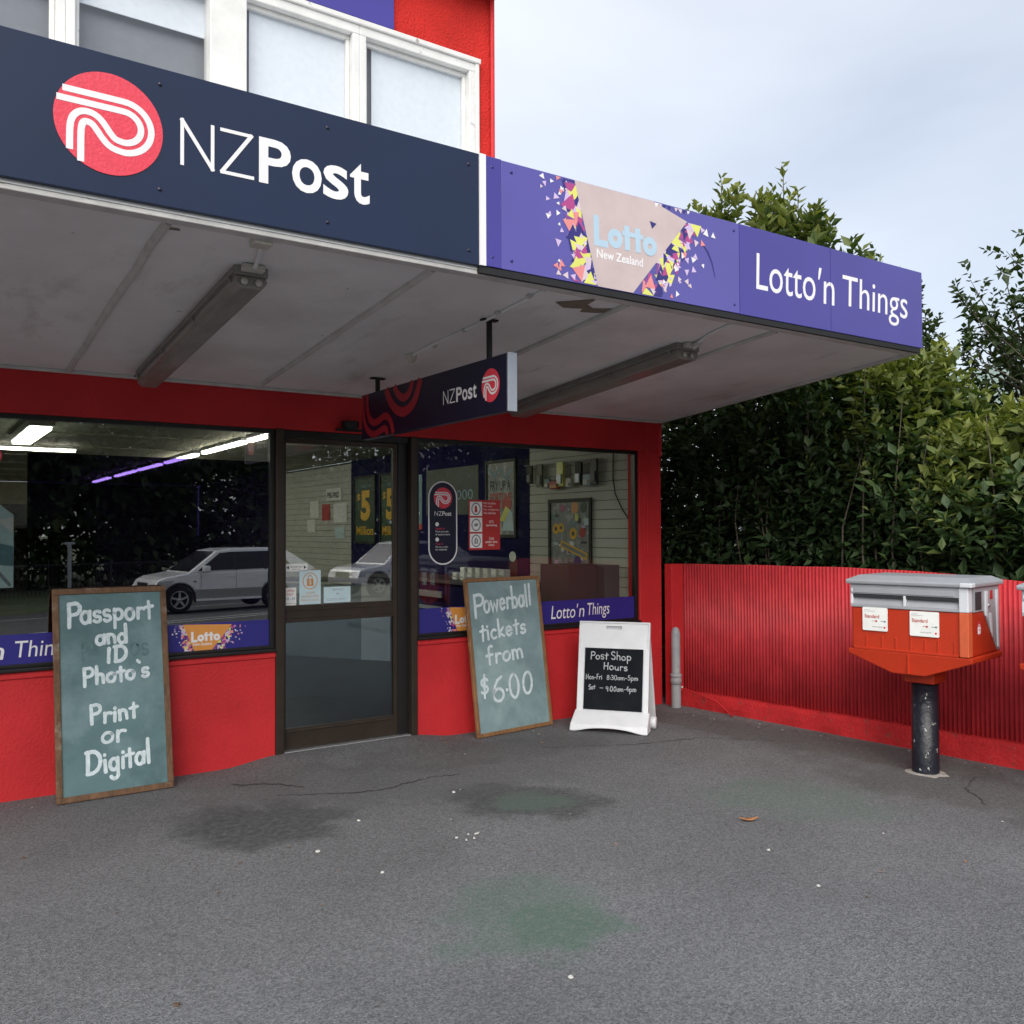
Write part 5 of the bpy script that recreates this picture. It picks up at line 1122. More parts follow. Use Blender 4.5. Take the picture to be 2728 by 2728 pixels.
mb.build('board', t); mb = MB(); mb.box(-7.0, -4.2, 4.4, 4.43, .05, 1.9, DGREY); mb.box(-7.03, -7.0, 4, 4.43, .05, 1.9, DGREY); mb.box(-4.2, -4.17, 4, 4.43, .05, 1.9, DGREY); mb.build('back_panel', t)

# ------------------------------------------------------------------ leaves
def leaf_mat(name, dark, mid, young_lit, trans=.25, rough=.5, spec=.35):
    m = bpy.data.materials.new(name); m.use_nodes = True; t = m.node_tree; b = t.nodes['Principled BSDF']
    at = t.nodes.new('ShaderNodeAttribute'); at.attribute_name = 'age'
    r = t.nodes.new('ShaderNodeValToRGB'); r.color_ramp.elements[0].color = (*dark, 1); r.color_ramp.elements[1].color = (*young_lit, 1)
    e = r.color_ramp.elements.new(.5); e.color = (*mid, 1)
    t.links.new(at.outputs['Fac'], r.inputs['Fac']); t.links.new(r.outputs[0], b.inputs['Base Color'])
    b.inputs['Roughness'].default_value = rough; b.inputs['Specular IOR Level'].default_value = spec
    tr = t.nodes.new('ShaderNodeBsdfTranslucent'); hv = t.nodes.new('ShaderNodeVectorMath'); hv.operation = 'MULTIPLY'; hv.inputs[1].default_value = (1.3, 1.5, .5)
    t.links.new(r.outputs[0], hv.inputs[0]); t.links.new(hv.outputs[0], tr.inputs['Color'])
    x = t.nodes.new('ShaderNodeMixShader'); x.inputs[0].default_value = trans
    o = t.nodes['Material Output']; t.links.new(b.outputs[0], x.inputs[1]); t.links.new(tr.outputs[0], x.inputs[2]); t.links.new(x.outputs[0], o.inputs['Surface'])
    return m
LAUREL = leaf_mat('laurel_leaf', (.028, .053, .022), (.050, .094, .034), (.23, .26, .065))
SMALLF = leaf_mat('small_leaf', (.026, .046, .018), (.060, .090, .030), (.14, .16, .05))
FARF = leaf_mat('street_tree_leaf', (.012, .022, .009), (.028, .046, .016), (.07, .09, .03), .12, .7, .15)
def leaves_obj(name, P, Dv, L, Wd, age, m, parent):
    """P base, Dv direction (unit), L length, Wd width ratio -> folded 2-quad leaves"""
    n = len(P); up = RNG.normal(size=(n, 3))*.45+np.array([0, 0, 1.0]); sd = np.cross(Dv, up); sd /= np.linalg.norm(sd, axis=1, keepdims=True)+1e-9
    nn = np.cross(sd, Dv); l = L[:, None]; w = (L*Wd)[:, None]/2
    droop = (RNG.random((n, 1))*.28)*l
    v = np.stack([P, P+Dv*l*.42-nn*w*.28-np.array([0, 0, .25])*droop, P+Dv*l-np.array([0, 0, 1])*droop, P+Dv*l*.42+sd*w+nn*w*.12, P+Dv*l*.42-sd*w+nn*w*.12], 1).reshape(-1, 3)
    b = (np.arange(n)*5)[:, None]; q = np.concatenate([b+np.array([[0, 1, 2, 3]]), b+np.array([[0, 4, 2, 1]])], 1).reshape(-1, 4)
    me = bpy.data.meshes.new(name); me.vertices.add(len(v)); me.vertices.foreach_set('co', v.astype(np.float32).ravel())
    me.loops.add(q.size); me.loops.foreach_set('vertex_index', q.astype(np.int32).ravel()); me.polygons.add(len(q)); me.polygons.foreach_set('loop_start', np.arange(len(q), dtype=np.int32)*4)
    try: me.polygons.foreach_set('loop_total', np.full(len(q), 4, dtype=np.int32))
    except Exception: pass
    a = me.attributes.new('age', 'FLOAT', 'POINT'); a.data.foreach_set('value', np.repeat(age, 5).astype(np.float32))
    me.materials.append(m); me.update(); me.validate()
    o = bpy.data.objects.new(name, me); COL.objects.link(o)
    if parent is not None: o.parent = parent; o.matrix_parent_inverse = wmat(parent).inverted()
    return o
def unit(a): return a/(np.linalg.norm(a, axis=-1, keepdims=True)+1e-9)
def shoots(P0, Dn, Ls, per, size, ratio, tint0, tintv):
    """leafy shoots: stems from P0 along Dn (length Ls), `per` leaves each set in a spiral"""
    n = len(P0); k = np.arange(per)
    tt = (k+.5)/per; up = np.array([0, 0, 1.0])
    a = unit(np.cross(Dn, RNG.normal(size=(n, 3)))); b = np.cross(Dn, a)
    ang = (k*2.4)[None, :]+RNG.random((n, 1))*6.28
    P = P0[:, None]+Dn[:, None]*(Ls[:, None]*tt[None])[..., None]
    rad = a[:, None]*np.cos(ang)[..., None]+b[:, None]*np.sin(ang)[..., None]
    dirs = unit(rad*.9+Dn[:, None]*(.35+.7*tt)[None, :, None]+RNG.normal(size=(n, per, 3))*.16)
    L = size*(1.1-.4*np.abs(tt-.4))[None]*(.50+.85*RNG.random((n, per)))
    ag = np.clip(tint0[:, None]+tintv*(tt[None]-.5)+RNG.normal(size=(n, per))*.10, 0, 1)
    return P.reshape(-1, 3), dirs.reshape(-1, 3), L.ravel(), np.full(n*per, ratio), ag.ravel()
def shrub(x, y, zb, zt, rx, ry, nsh, size, ratio, m, name, label, cat, group, young_lit=.0, topyoung_lit=.6, tall=(), stems=4, per=9, seed=0, inner=.35):
    rs = np.random.default_rng(seed)
    t = empty(name, (x, y, 0), 0, label, cat, group)
    h = zt-zb
    u = rs.random(nsh); th = rs.random(nsh)*2*np.pi; r = np.where(rs.random(nsh) < inner, np.sqrt(rs.random(nsh)), .80+.25*rs.random(nsh))
    z = zb+h*u; prof = np.clip(1-np.clip((u-.62)/.38, 0, 1)**2*.75, .2, 1)*(.82+.25*np.sin(th*3+x*5+u*7))
    P0 = np.stack([x+rx*r*prof*np.cos(th), y+ry*r*prof*np.sin(th), z-.12], 1)
    Dn = unit(np.stack([np.cos(th)*.75, np.sin(th)*.75, .55+.9*u], 1)+rs.normal(size=(nsh, 3))*.28)
    Ls = .16+.26*rs.random(nsh); age = np.clip(young_lit+topyoung_lit*np.clip(u-.45, 0, 1)*1.5+rs.normal(size=nsh)*.10, 0, 1)  # young growth, plus the brighter light on upper shrubs put into leaf colour
    S_ = [shoots(P0, Dn, Ls, per, size, ratio, age, .35)]
    for tx, ty, tz, l, c in tall:
        k = 9; q0 = np.array([[tx, ty, tz-l]])+rs.normal(size=(k, 3))*np.array([.10, .10, .10]); q0[0] = (tx, ty, tz-l)
        dd = unit(np.array([[0, 0, 1.0]])+rs.normal(size=(k, 3))*.25); ll = np.full(k, l*.62); ll[0] = l; dd[0] = (.02, .03, 1)
        S_.append(shoots(q0, unit(dd), ll, 24, size*1.12, ratio*1.1, np.full(k, c), .25))
    P, Dv, L, Wd, ag = [np.concatenate([s[i] for s in S_]) for i in range(5)]
    fx_ = .16+(-P[:, 1]-.1)*.084       # the fence line: nothing grows through it
    tip = P+Dv*L[:, None]; lowx = np.minimum(P[:, 0], tip[:, 0]); lowz = np.minimum(P[:, 2], tip[:, 2])-.04
    ok = ~((lowx < fx_+.05) & (lowz < 1.36)) & (lowx > fx_-.10) & ~((lowx < .12) & (P[:, 1] > -.3))
    ok &= ~((lowx < .10) & (P[:, 1] > -2.75) & (P[:, 2] > 2.5))
    P, Dv, L, Wd, ag = P[ok], Dv[ok], L[ok], Wd[ok], ag[ok]
    leaves_obj('foliage', P, Dv, L, Wd, ag, m, t)
    mb = MB()
    for i in range(stems):
        a = rs.random()*6.28; px, py = x+rx*.4*math.cos(a), y+ry*.4*math.sin(a); pts = []
        for k in range(6): pts.append((px+(rs.random()-.5)*.10+k*.03*math.cos(a), py+(rs.random()-.5)*.10+k*.03*math.sin(a), zb*.0+.05+(zt-.25)*k/5))
        mb.tube(pts, [.030-.004*k for k in range(6)], BARK, 7)
    if name == 'laurel_shrub':
        for i in range(2):
            yy = y+(rs.random()-.5)*ry*1.6; xx = x-rx*(.70+.22*rs.random()); zz = 1.0+rs.random()*.8
            mb.tube([(xx+.2, yy, .1), (xx+.05, yy+.03*rs.normal(), zz), (xx, yy+.05*rs.normal(), zz+.5), (xx+.03, yy+.08*rs.normal(), zz+1.1)], [.012, .009, .007, .003], BARK, 6)
    for tx, ty, tz, l, c in tall: mb.tube([(tx, ty, zb+.3), (tx+.03, ty-.02, (zb+tz-l)/2+.1), (tx, ty, tz-l), (tx+.02*l, ty+.03*l, tz-.03)], [.018, .014, .009, .003], BARK, 6)
    mb.build('stem', t)
    return t
GH = 'laurel shrubs behind the fence'
lab = 'broad leaved shrub behind the red fence, '
shrub(1.15, 2.0, .1, 3.6, .75, .8, 1100, .095, .45, LAUREL, 'laurel_shrub', lab+'dark one beside the shop wall', 'shrub', GH, .0, .2, seed=1, per=8)
shrub(1.05, 1.0, .1, 4.5, .75, .7, 1300, .095, .45, LAUREL, 'laurel_shrub', lab+'dark one nearest the pillar', 'shrub', GH, .0, .5, tall=((1.2, .80, 5.08, .5, .75),), seed=2, per=8)
shrub(1.02, .20, .1, 4.05, .72, .62, 1450, .112, .44, LAUREL, 'laurel_shrub', lab+'with bright shoots standing above the canopy', 'shrub', GH, .02, .75, tall=((1.2, .33, 5.28, .62, .8), (1.22, .40, 5.02, .5, .75)), seed=3)
shrub(1.02, -.55, .1, 3.95, .70, .60, 1450, .112, .44, LAUREL, 'laurel_shrub', lab+'with the tallest bushy shoot', 'shrub', GH, .08, .8, tall=((1.2, -.47, 5.16, .85, .78), (1.22, -.62, 4.86, .55, .75), (1.18, -.36, 4.95, .6, .7), (1.2, -.86, 4.62, .45, .7), (1.2, -.30, 4.80, .6, .65)), seed=4)
shrub(1.00, -1.22, .1, 3.75, .66, .58, 1450, .112, .45, LAUREL, 'laurel_shrub', lab+'yellow green one below the end of the canopy', 'shrub', GH, .12, .85, tall=((1.2, -1.22, 4.2, .4, .55),), seed=5)
shrub(1.0, -1.85, .1, 2.92, .62, .58, 1500, .118, .48, LAUREL, 'laurel_shrub', lab+'yellow green one behind the orange post box', 'shrub', GH, .14, .85, seed=6)
shrub(1.0, -2.45, .1, 2.32, .60, .58, 1400, .12, .5, LAUREL, 'laurel_shrub', lab+'the low one under the gap of sky', 'shrub', GH, .14, .88, seed=7)
shrub(1.02, -3.05, .1, 2.38, .62, .6, 1300, .12, .5, LAUREL, 'laurel_shrub', lab+'at the right edge of the photo', 'shrub', GH, .14, .88, seed=8)
shrub(1.1, -3.75, .1, 2.9, .65, .62, 900, .12, .5, LAUREL, 'laurel_shrub', lab+'beyond the second post box', 'shrub', GH, .05, .6, seed=9)
# finer leaved trees behind
GT = 'small trees behind the shrubs'
shrub(2.0, -.75, .5, 3.7, .70, .70, 1500, .062, .55, SMALLF, 'small_tree', 'fine leaved tree rising behind the canopy end into the sky', 'tree', GT, .15, .35, tall=((2.0, -.9, 4.35, .5, .35), (2.0, -1.2, 4.0, .4, .3), (2.0, -1.42, 3.62, .4, .3), (1.9, -1.62, 3.35, .4, .3)), seed=12, per=9)
shrub(2.5, .9, .1, 4.3, .9, 1.4, 2200, .075, .5, SMALLF, 'small_tree', 'dark tree hidden deep behind the canopy', 'tree', GT, .0, .3, seed=13)
shrub(2.3, 3.2, .1, 4.0, 1.1, 1.3, 1900, .08, .5, SMALLF, 'small_tree', 'dark tree along the side of the shop', 'tree', GT, .0, .2, seed=14)
def airy_tree(x, y, zt, label, seed):
    rs = np.random.default_rng(seed); t = empty('small_tree', (x, y, 0), 0, label, 'tree', GT); mb = MB(); P0 = []; Dn = []; Ls = []
    mb.tube([(x+.2, y-.3, 0), (x+.15, y-.2, 1.4), (x+.02, y-.05, 2.3), (x, y, 2.9)], [.06, .045, .03, .02], BARK, 8)
    for i in range(58):
        z0 = 2.1+rs.random()*1.3; a = rs.random()*6.28; l = .5+.7*rs.random(); el = .3+.9*rs.random()
        d = np.array([math.cos(a)*math.cos(el), math.sin(a)*math.cos(el), math.sin(el)]); b0 = np.array([x, y, z0]); p1 = b0+d*l*.6; d2 = unit(d+np.array([0, 0, .25])); p2 = p1+d2*l*.5
        if p2[2] > zt: continue
        mb.tube([b0, p1, p2], [.012, .007, .002], BARK, 5)
        for f in (.25, .45, .62, .8, .95):
            q = b0+(p2-b0)*f; P0.append(q); Dn.append(unit(d2+rs.normal(size=3)*.6)); Ls.append(.14+.14*rs.random())
    P, Dv, L, Wd, ag = shoots(np.array(P0), np.array(Dn), np.array(Ls), 10, .085, .62, np.full(len(P0), .25), .2)
    leaves_obj('foliage', P, Dv, L, Wd, ag, SMALLF, t); mb.build('stem', t)
airy_tree(2.75, -1.93, 4.05, 'airy thin branched tree against the sky at the right edge', 21)
airy_tree(2.5, -2.75, 4.3, 'airy thin branched tree beyond the right edge of the photo', 23)

# ------------------------------------------------------------------ house beyond the shrubs
t = empty('far_house', (14.2, 2.5, 0), 0, 'pale house with a green iron roof half hidden behind the shrubs', 'house')
mb = MB(); mb.box(11.9, 18, -1.6, 8, -.5, 3.85, HOUSEW); mb.build('wall', t)
mb = MB(); 
V = [(11.3, -2.1, 3.80), (18.6, -2.1, 3.80), (18.6, 8.5, 3.80), (11.3, 8.5, 3.80), (14.9, .8, 5.3), (14.9, 5.6, 5.3)]
mb.add(V, [(3, 2, 1, 0), (0, 1, 4), (1, 2, 5, 4), (2, 3, 5), (3, 0, 4, 5)], SLATR); recalc(mb.build('roof', t))
mb = MB(); mb.tube([(11.25, -2.15, 3.8), (11.25, 8.5, 3.8)], .07, SLATR, 8); mb.tube([(11.25, -2.15, 3.8), (18.6, -2.15, 3.8)], .07, SLATR, 8); mb.build('gutter', t)
mb = MB(); mb.box(11.86, 11.899, .2, 1.6, 1.2, 2.5, CREAM); f_ = mb.build('window', t); mb = MB(); mb.box(11.85, 11.859, .28, 1.52, 1.28, 2.42, CARGL); mb.build('pane', f_)

# ------------------------------------------------------------------ cars across the street (they show in the glass)
def car(fw, zr, paint, label, lower, fwd, fo, length=4.58, height=1.67, wb=2.62, rw=.35, seed=0):
    """fw: ground point of the front wheel on the shop side; the car faces -RD"""
    t = empty('parked_car', (fw[0], fw[1], zr), 0, label, 'car', 'cars parked across the street')
    f = Vector((math.cos(R(180-fwd)), math.sin(R(180-fwd)), 0)); sdv = Vector((f.y, -f.x, 0)); sdv = sdv if sdv.y > 0 else -sdv   # forward; towards the shop
    o = Vector((fw[0], fw[1], zr))
    T = lambda x, y, z: o+f*x+sdv*(y-.0)+Vector((0, 0, z))  # x forward from the front axle, y towards shop from the near side plane
    ro = length-fo-wb; W_ = 1.80
    def arch(cx, r, a0=0, a1=180, k=12): return [(cx+r*math.cos(R(a0+(a1-a0)*i/k)), rw+r*math.sin(R(a0+(a1-a0)*i/k))) for i in range(k+1)]
    h = height
    def wheelcut(pts):
        return pts
    body = [(fo, .42), (fo+.02, .62), (fo-.10, .86), (fo-.30, .94), (-.26, 1.04), (-wb*.5, 1.06), (-wb-ro+.12, 1.10), (-wb-ro, .98), (-wb-ro-.02, .55), (-wb-ro+.05, .38), (-wb-.43, .33)]
    body += arch(-wb, .43, 180, 0)[1:-1] + [(-wb+.43, .30), (-.43, .30)] + arch(0, .43, 180, 0)[1:-1] + [(.43, .36)]
    mb = MB(); mb.prism(body, -W_, 0, paint, lambda a, b, n: T(a, n, b)); BO = recalc(mb.build('body', t, bevel=.05, seg=3))
    low = [(-.42, .31), (-wb+.42, .31), (-wb+.40, .60), (-.40, .60)]
    mb = MB(); mb.prism(low, .0, .012, lower, lambda a, b, n: T(a, n, b)); mb.prism([(-.42, .30), (-wb+.42, .30), (-wb+.42, .36), (-.42, .36)], .012, .035, paint, lambda a, b, n: T(a, n, b)); recalc(mb.build('side_cladding', t))
    # cabin
    cab = [(-.22, 1.03), (-1.02, h-.07), (-1.38, h-.012), (-wb+.15, h), (-wb-.42, h-.08), (-wb-ro+.10, 1.09)]
    V = [T(x, 0-(z-1.03)*.30, z) for x, z in cab]+[T(x, -W_+(z-1.03)*.30, z) for x, z in cab]; k = len(cab)
    mb = MB(); mb.add(V, [tuple(range(k)), tuple(range(k, 2*k))[::-1]]+[(i, (i+1) % k, k+(i+1) % k, k+i) for i in range(k)], paint); recalc(mb.build('cabin', t, bevel=.03, seg=2))
    gl = [(-.46, 1.08), (-1.10, h-.13), (-1.42, h-.10), (-wb+.05, h-.09), (-wb-.28, h-.20), (-wb-.52, 1.12)]
    GS = lambda a, b, n: T(a, -(b-1.03)*.30+n, b)
    mb = MB(); mb.prism(gl, .004, .012, CARGL, GS); recalc(mb.build('side_glass', t))
    mb = MB()
    for x in (-1.52, -2.36): mb.prism([(x, 1.08), (x+.055, 1.08), (x+.055, h-.10), (x, h-.10)], .012, .016, BLACK, GS)
    recalc(mb.build('window_pillar', t))
    mb = MB(); wq = [T(-.27, -.10, 1.06), T(-.98, -.24, h-.09), T(-.98, -W_+.24, h-.09), T(-.27, -W_+.10, 1.06)]; off = (f+Vector((0, 0, .9))).normalized()*.012
    mb.add([p+off for p in wq], [(0, 1, 2, 3)], CARGL); mb.build('windscreen', t)
    for cx in (0, -wb):
        for yy, s_ in ((-.02, 1), (-W_+.02, -1)):
            c0 = T(cx, yy, rw); ax = sdv*s_
            mb = MB(); mb.lathe([(.20, -.20), (rw-.02, -.20), (rw, -.16), (rw, -.04), (rw-.03, .0), (.235, .005), (.225, -.03), (.001, -.05)], TYRE, c0, ax, 28); WH = mb.build('wheel', t)
            mb = MB(); mb.lathe([(.226, -.03), (.234, .008), (.215, .008), (.205, -.03)], RIM, c0, ax, 28); mb.lathe([(.001, .012), (.05, .010), (.055, -.02)], RIM, c0, ax, 14)
            for q in range(5):
                a = q*1.2566+.3+seed; d1 = f*math.cos(a)+Vector((0, 0, 1))*math.sin(a); d2 = -f*math.sin(a)+Vector((0, 0, 1))*math.cos(a)
                P = [c0+ax*n_+d1*r_+d2*w_ for n_ in (-.03, .008) for r_, w_ in ((.03, -.03), (.03, .03), (.215, .022), (.215, -.022))]
                mb.add(P, [(0, 1, 2, 3), (7, 6, 5, 4), (0, 4, 5, 1), (1, 5, 6, 2), (2, 6, 7, 3), (3, 7, 4, 0)], RIM)
            recalc(mb.build('rim', WH))
            if s_ == 1:
                mb = MB(); mb.ribbon([(cx+.40*math.cos(R(a)), rw+.40*math.sin(R(a))) for a in range(-5, 190, 12)], .07, TYRE, lambda a, b, n: T(a, n, b), .003); mb.build('wheel_arch', t)
    for yy in (.0, -W_):
        s_ = 1 if yy == 0 else -1; mb = MB(); P = [(fo+.005, .66), (fo-.10, .845), (fo-.52, .86), (fo-.40, .70)]
        mb.prism(P, yy-.004*s_, yy+.014*s_, HEADL, lambda a, b, n: T(a, n, b)); recalc(mb.build('headlight', t, bevel=.01))
        mb = MB(); mb.prism([(-wb-ro+.03, .78), (-wb-ro+.22, .80), (-wb-ro+.20, 1.04), (-wb-ro+.06, 1.05)], yy-.004*s_, yy+.012*s_, INKR, lambda a, b, n: T(a, n, b)); recalc(mb.build('tail_light', t))
        mb = MB(); mb.box(-.74, -.56, yy+.02*s_ if s_ > 0 else yy-.20, yy+.20 if s_ > 0 else yy-.02, 1.06, 1.22, paint, T); recalc(mb.build('mirror', t, bevel=.035, seg=3))
    mb = MB(); mb.box(-1.42, -1.22, .0, .022, .90, .93, paint, T); mb.box(-2.30, -2.12, .0, .022, .92, .95, paint, T); mb.build('handle', t, bevel=.006)
    mb = MB()
    for x in (-.55, -1.50, -2.40): mb.box(x-.004, x+.004, .0, .004, .42, 1.05, BLACK, T)
    mb.box(-.42, -.36, 0, .010, .80, .83, BLACK, T); mb.build('door_gap', t)
    mb = MB(); mb.box(fo-.005, fo+.02, -W_+.5, -.5, .62, .80, BLACK, T); mb.box(fo-.01, fo+.03, -W_+.15, -.15, .36, .46, BLACK, T); mb.build('grille', t, bevel=.01)
    return t
car((.17, -17.96), roadz(RN.dot(Vector((.17, -17.96, 0)))), CARW, 'white and grey estate car parked across the street, mirrored in the large window', CARG, 5, .66, seed=0)
car((6.89, -20.16), roadz(RN.dot(Vector((6.89, -20.16, 0)))), SILV, 'silver car parked across the street, mirrored in the door', SILV, 8, .80, 4.9, 1.78, 2.8, .38, seed=.5)
# ------------------------------------------------------------------ railing and trees over the road
t = empty('street_railing', tuple(rt(-2, 28.5, -.55)), 0, 'long black picket railing across the road, mirrored in the glass', 'railing')
mb = MB()
for i in range(330): u = -22+i*.145; mb.box(u-.010, u+.010, 28.49, 28.51, -.60, .52, BLACK, lambda a, b, c: rt(a, b, c))
mb.box(-22, 26, 28.485, 28.515, .44, .48, BLACK, lambda a, b, c: rt(a, b, c)); mb.box(-22, 26, 28.485, 28.515, -.42, -.38, BLACK, lambda a, b, c: rt(a, b, c)); mb.build('pickets', t)
mb = MB()
for i in range(13): u = -22+i*4; mb.box(u-.04, u+.04, 28.46, 28.54, -.66, .60, BLACK, lambda a, b, c: rt(a, b, c))
mb.build('posts', t)
for i, (u, hh) in enumerate(((3.2, 1.4), (7.0, 1.3))):
    t = empty('marker_post', tuple(rt(u, 25.5, -.6)), 0, ('taller' if i == 0 else 'shorter')+' grey green signpost at the far roadside, mirrored in the large window', 'post'); p = rt(u, 25.5, -.65); mb = MB(); mb.tube([p, p+Vector((0, 0, hh+.6))], .06, PVC, 10); mb.build('pole', t); mb = MB(); mb.box(u-.16, u+.16, 25.47, 25.53, hh-.08, hh+.0, PVC, lambda a, b, c: rt(a, b, c)); mb.build('cap', t)
def crown_mesh(seed, n, rx, rz, size):
    rs = np.random.default_rng(seed); c = unit(rs.normal(size=(n, 3)))*(rs.random((n, 1))**.45); c = c*np.array([rx, rx, rz])
    lump = rs.normal(size=(14, 3))*np.array([rx*.5, rx*.5, rz*.5]); pick = rs.integers(0, 14, n); c = np.where(rs.random((n, 1)) < .6, lump[pick]+c*.42, c)
    return c, unit(rs.normal(size=(n, 3))+np.array([0, 0, -.2])), size*(.6+.8*rs.random(n))
def street_tree(u, t_, h, rx, n, label, seed, size=.42):
    n = int(n*1.7)
    b = rt(u, t_, -.5); t = empty('street_tree', tuple(b), 0, label, 'tree', 'street trees across the road')
    c, d, L = crown_mesh(seed, n, rx, h*.47, size); c = c+np.array([b.x, b.y, b.z+h*.52])
    rs = np.random.default_rng(seed+50); leaves_obj('crown', c, d, L, np.full(n, .75), np.clip(.35+.25*rs.normal(size=n), 0, 1), FARF, t)
    mb = MB(); mb.tube([b, b+Vector((.1, 0, h*.25)), b+Vector((.05, .1, h*.6))], [.28, .22, .10], BARK, 10)
    for k in range(6): a = k*1.05+seed; mb.tube([b+Vector((.08, 0, h*.30+k*.12)), b+Vector((math.cos(a)*rx*.5, math.sin(a)*rx*.5, h*.55))], [.10, .03], BARK, 6)
    mb.build('trunk', t); return t
for i, (u, t_, h_, r_) in enumerate([(-16+k*3.6, 30.6+(k*37 % 10)*.12, 1.7+(k*53 % 10)*.13, 2.3) for k in range(19)]):
    b = rt(u, t_, -.5); q = empty('street_bush', tuple(b), 0, 'dark bush behind the street railing, '+['first', 'second', 'third', 'fourth', 'fifth', 'sixth', 'seventh', 'eighth', 'ninth', 'tenth', 'eleventh', 'twelfth', 'thirteenth', 'fourteenth', 'fifteenth', 'sixteenth', 'seventeenth', 'eighteenth', 'last'][i]+' from its left end in the glass', 'bush', 'bushes behind the street railing')
    rs = np.random.default_rng(300+i); n = 420; c = unit(rs.normal(size=(n, 3)))*(rs.random((n, 1))**.4)*np.array([r_, .9, h_*.6])+np.array([b.x, b.y, b.z+h_*.45])
    leaves_obj('foliage', c, unit(rs.normal(size=(n, 3))), .30*(.6+.8*rs.random(n)), np.full(n, .8), np.clip(.25+.2*rs.normal(size=n), 0, 1), FARF, q)
    mb = MB(); mb.tube([b, b+Vector((0, 0, h_*.6))], [.06, .03], BARK, 6); mb.build('stem', q)
places = ['leftmost in the glass', 'second in the glass', 'with a split crown', 'behind the white car', 'beside the silver car', 'over the silver car', 'to the right of the cars', 'at the far right', 'low bushy one', 'broad bushy one', 'tall back one', 'second tall back one', 'third tall back one', 'last tall back one', 'right of the door glass', 'left part of the small window', 'middle of the small window', 'right part of the small window', 'behind the right part of the small window', 'beyond the small window']
for i, (u, t_, h, rx, n) in enumerate(((-9, 33, 8.5, 3.2, 2600), (-4.5, 34.5, 9, 3.2, 2600), (0, 33, 8.5, 3.4, 2800), (5, 34, 9.5, 3.4, 2800), (10, 33, 8.8, 3.3, 2600), (15, 34, 9, 3.4, 2600), (20.5, 33.5, 7.5, 3.2, 1500), (27, 34, 7.0, 3.2, 1300), (-14, 32, 7, 3.3, 2000), (-20, 33, 8, 3.5, 2000), (2, 41, 11, 4.5, 2600), (10, 42, 11, 4.5, 2600), (-7, 41, 11, 4.5, 2600), (18, 42, 10, 4.2, 2200), (24, 36, 10, 4, 2600), (30, 35, 10.5, 4, 2600), (36, 36, 10.5, 4.2, 2600), (43, 35, 10, 4.2, 2400), (50, 37, 9.5, 4.2, 2200), (58, 36, 9, 4.2, 1800))):
    street_tree(u, t_, h, rx, n, 'dark leafy street tree across the road, '+places[i], 100+i)

# ------------------------------------------------------------------ litter on the path
def curl_leaf(name, x, y, L, Wd, rot, m, label, group=None, lift=.012):
    mb = MB(); c, s_ = math.cos(rot), math.sin(rot); V = []; F = []; k = 8
    for i in range(k+1):
        a = i/k; w = Wd*math.sin(math.pi*min(.98, max(.03, a)))**.8/2; zz = .006+lift*(2*a-1)**2
        for j, q in enumerate((-1, 0, 1)): lx = (a-.5)*L; ly = q*w; V.append((x+lx*c-ly*s_, y+lx*s_+ly*c, mound(x, y)+zz+(.006 if q else 0)*lift/.012))
    for i in range(k):
        for j in range(2): F.append((i*3+j, i*3+j+1, (i+1)*3+j+1, (i+1)*3+j))
    mb.add(V, F, m, True); o = mb.build(name); md = o.modifiers.new('thick', 'SOLIDIFY'); md.thickness = .0012
    return tag(o, label, 'leaf', group)
curl_leaf('dry_leaf', -1.974, -2.764, .105, .042, R(-30), LEAFO, 'curled orange leaf lying alone on the asphalt')
rg = random.Random(31)
def scrap(x, y, s_, label, m=SCRAP, group='paper scraps on the path', cat='litter', name='paper_scrap'):
    mb = MB(); k = 6; P = [(x+s_*rg.uniform(.6, 1.1)*math.cos(i*6.283/k), y+s_*rg.uniform(.5, 1.0)*math.sin(i*6.283/k)) for i in range(k)]
    zc = mound(x, y)
    mb.add([(p[0], p[1], zc+.003) for p in P]+[(x+(p[0]-x)*.7, y+(p[1]-y)*.7, zc+.006+rg.uniform(0, .005)) for p in P], [tuple(range(k, 2*k))]+[(i, (i+1) % k, k+(i+1) % k, k+i) for i in range(k)], m)
    return tag(mb.build(name), label, cat, group)
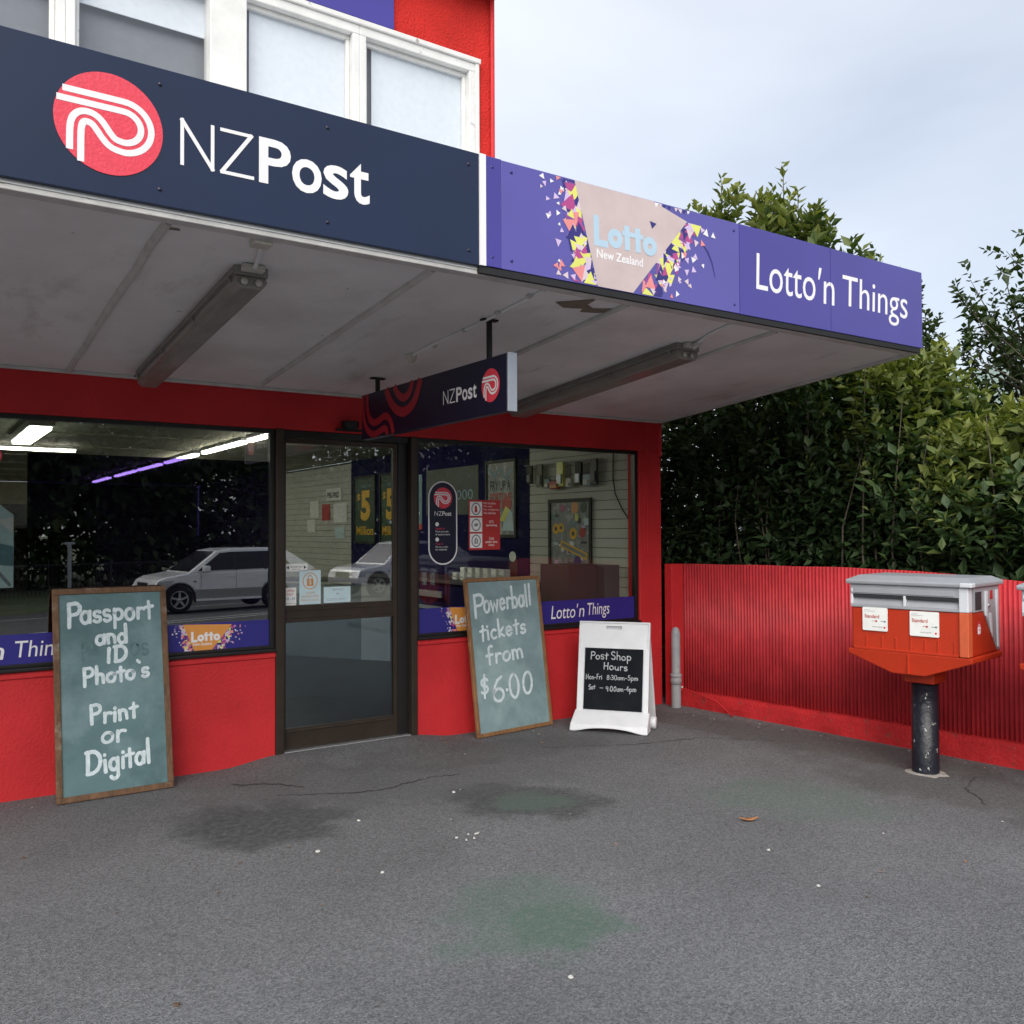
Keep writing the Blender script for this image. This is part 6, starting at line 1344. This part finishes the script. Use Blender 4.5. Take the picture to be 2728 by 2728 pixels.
scrap(-4.107, -1.867, .020, 'bright white scrap on the asphalt beside the dark oil patch')
scrap(-3.738, -1.537, .012, 'small white scrap between the two dark patches')
scrap(-3.967, -2.309, .011, 'small white scrap in the open middle of the path')
scrap(-3.03, -1.367, .016, 'white scrap just short of the door')
scrap(-3.852, -3.597, .014, 'white scrap nearest the bottom edge of the photo')
scrap(-2.246, -3.132, .012, 'small white scrap in front of the orange leaf')
scrap(-2.427, -3.565, .013, 'pale scrap at the lower right of the path')
for i in range(7): scrap(-3.376+rg.uniform(-.08, .08), -2.117+rg.uniform(-.05, .05), rg.uniform(.006, .012), 'tiny white flake in the broken cluster beside the second dark patch', group='flakes in a cluster')
scrap(-5.331, -1.132, .016, 'dark brown leaf fragment below the passport chalkboard', LEAFB, 'leaf fragments on the path', 'leaf', 'leaf_fragment')
scrap(-5.065, -2.993, .014, 'dark leaf fragment near the bottom left of the path', LEAFB, 'leaf fragments on the path', 'leaf', 'leaf_fragment')
# fine debris blown along the foot of fence and wall
mb = MB(); rg = random.Random(77)
for i in range(330):
    k = rg.random()
    if k < .55: s_ = rg.random()*4; p = FA+fd*s_+fn*(.09+abs(rg.gauss(0, .22))); x, y = p.x, p.y
    elif k < .8: x, y = rg.uniform(-2.5, .0), -abs(rg.gauss(0, .3))-.05
    else: x, y = rg.uniform(-6, -.4), rg.uniform(-4.5, -.2)
    if -.5 < x+.25 < .25 and -.3 < y+2.745 < .3: continue
    s_ = rg.uniform(.004, .014); a = rg.uniform(0, 6.28); z = mound(x, y)
    mb.add([(x+s_*math.cos(a), y+s_*math.sin(a), z+.003), (x+s_*.5*math.cos(a+1.8), y+s_*.5*math.sin(a+1.8), z+.006), (x-s_*math.cos(a), y-s_*math.sin(a), z+.004), (x+s_*.5*math.cos(a-1.6), y+s_*.5*math.sin(a-1.6), z+.0035)], [(0, 1, 2, 3)], rg.choice([LEAFB, LEAFB, LEAFB, LEAFO, SCRAP, CONC]))
tag(mb.build('leaf_litter'), 'fine dry leaf crumbs and grit along the foot of the fence', 'litter', kind='stuff')
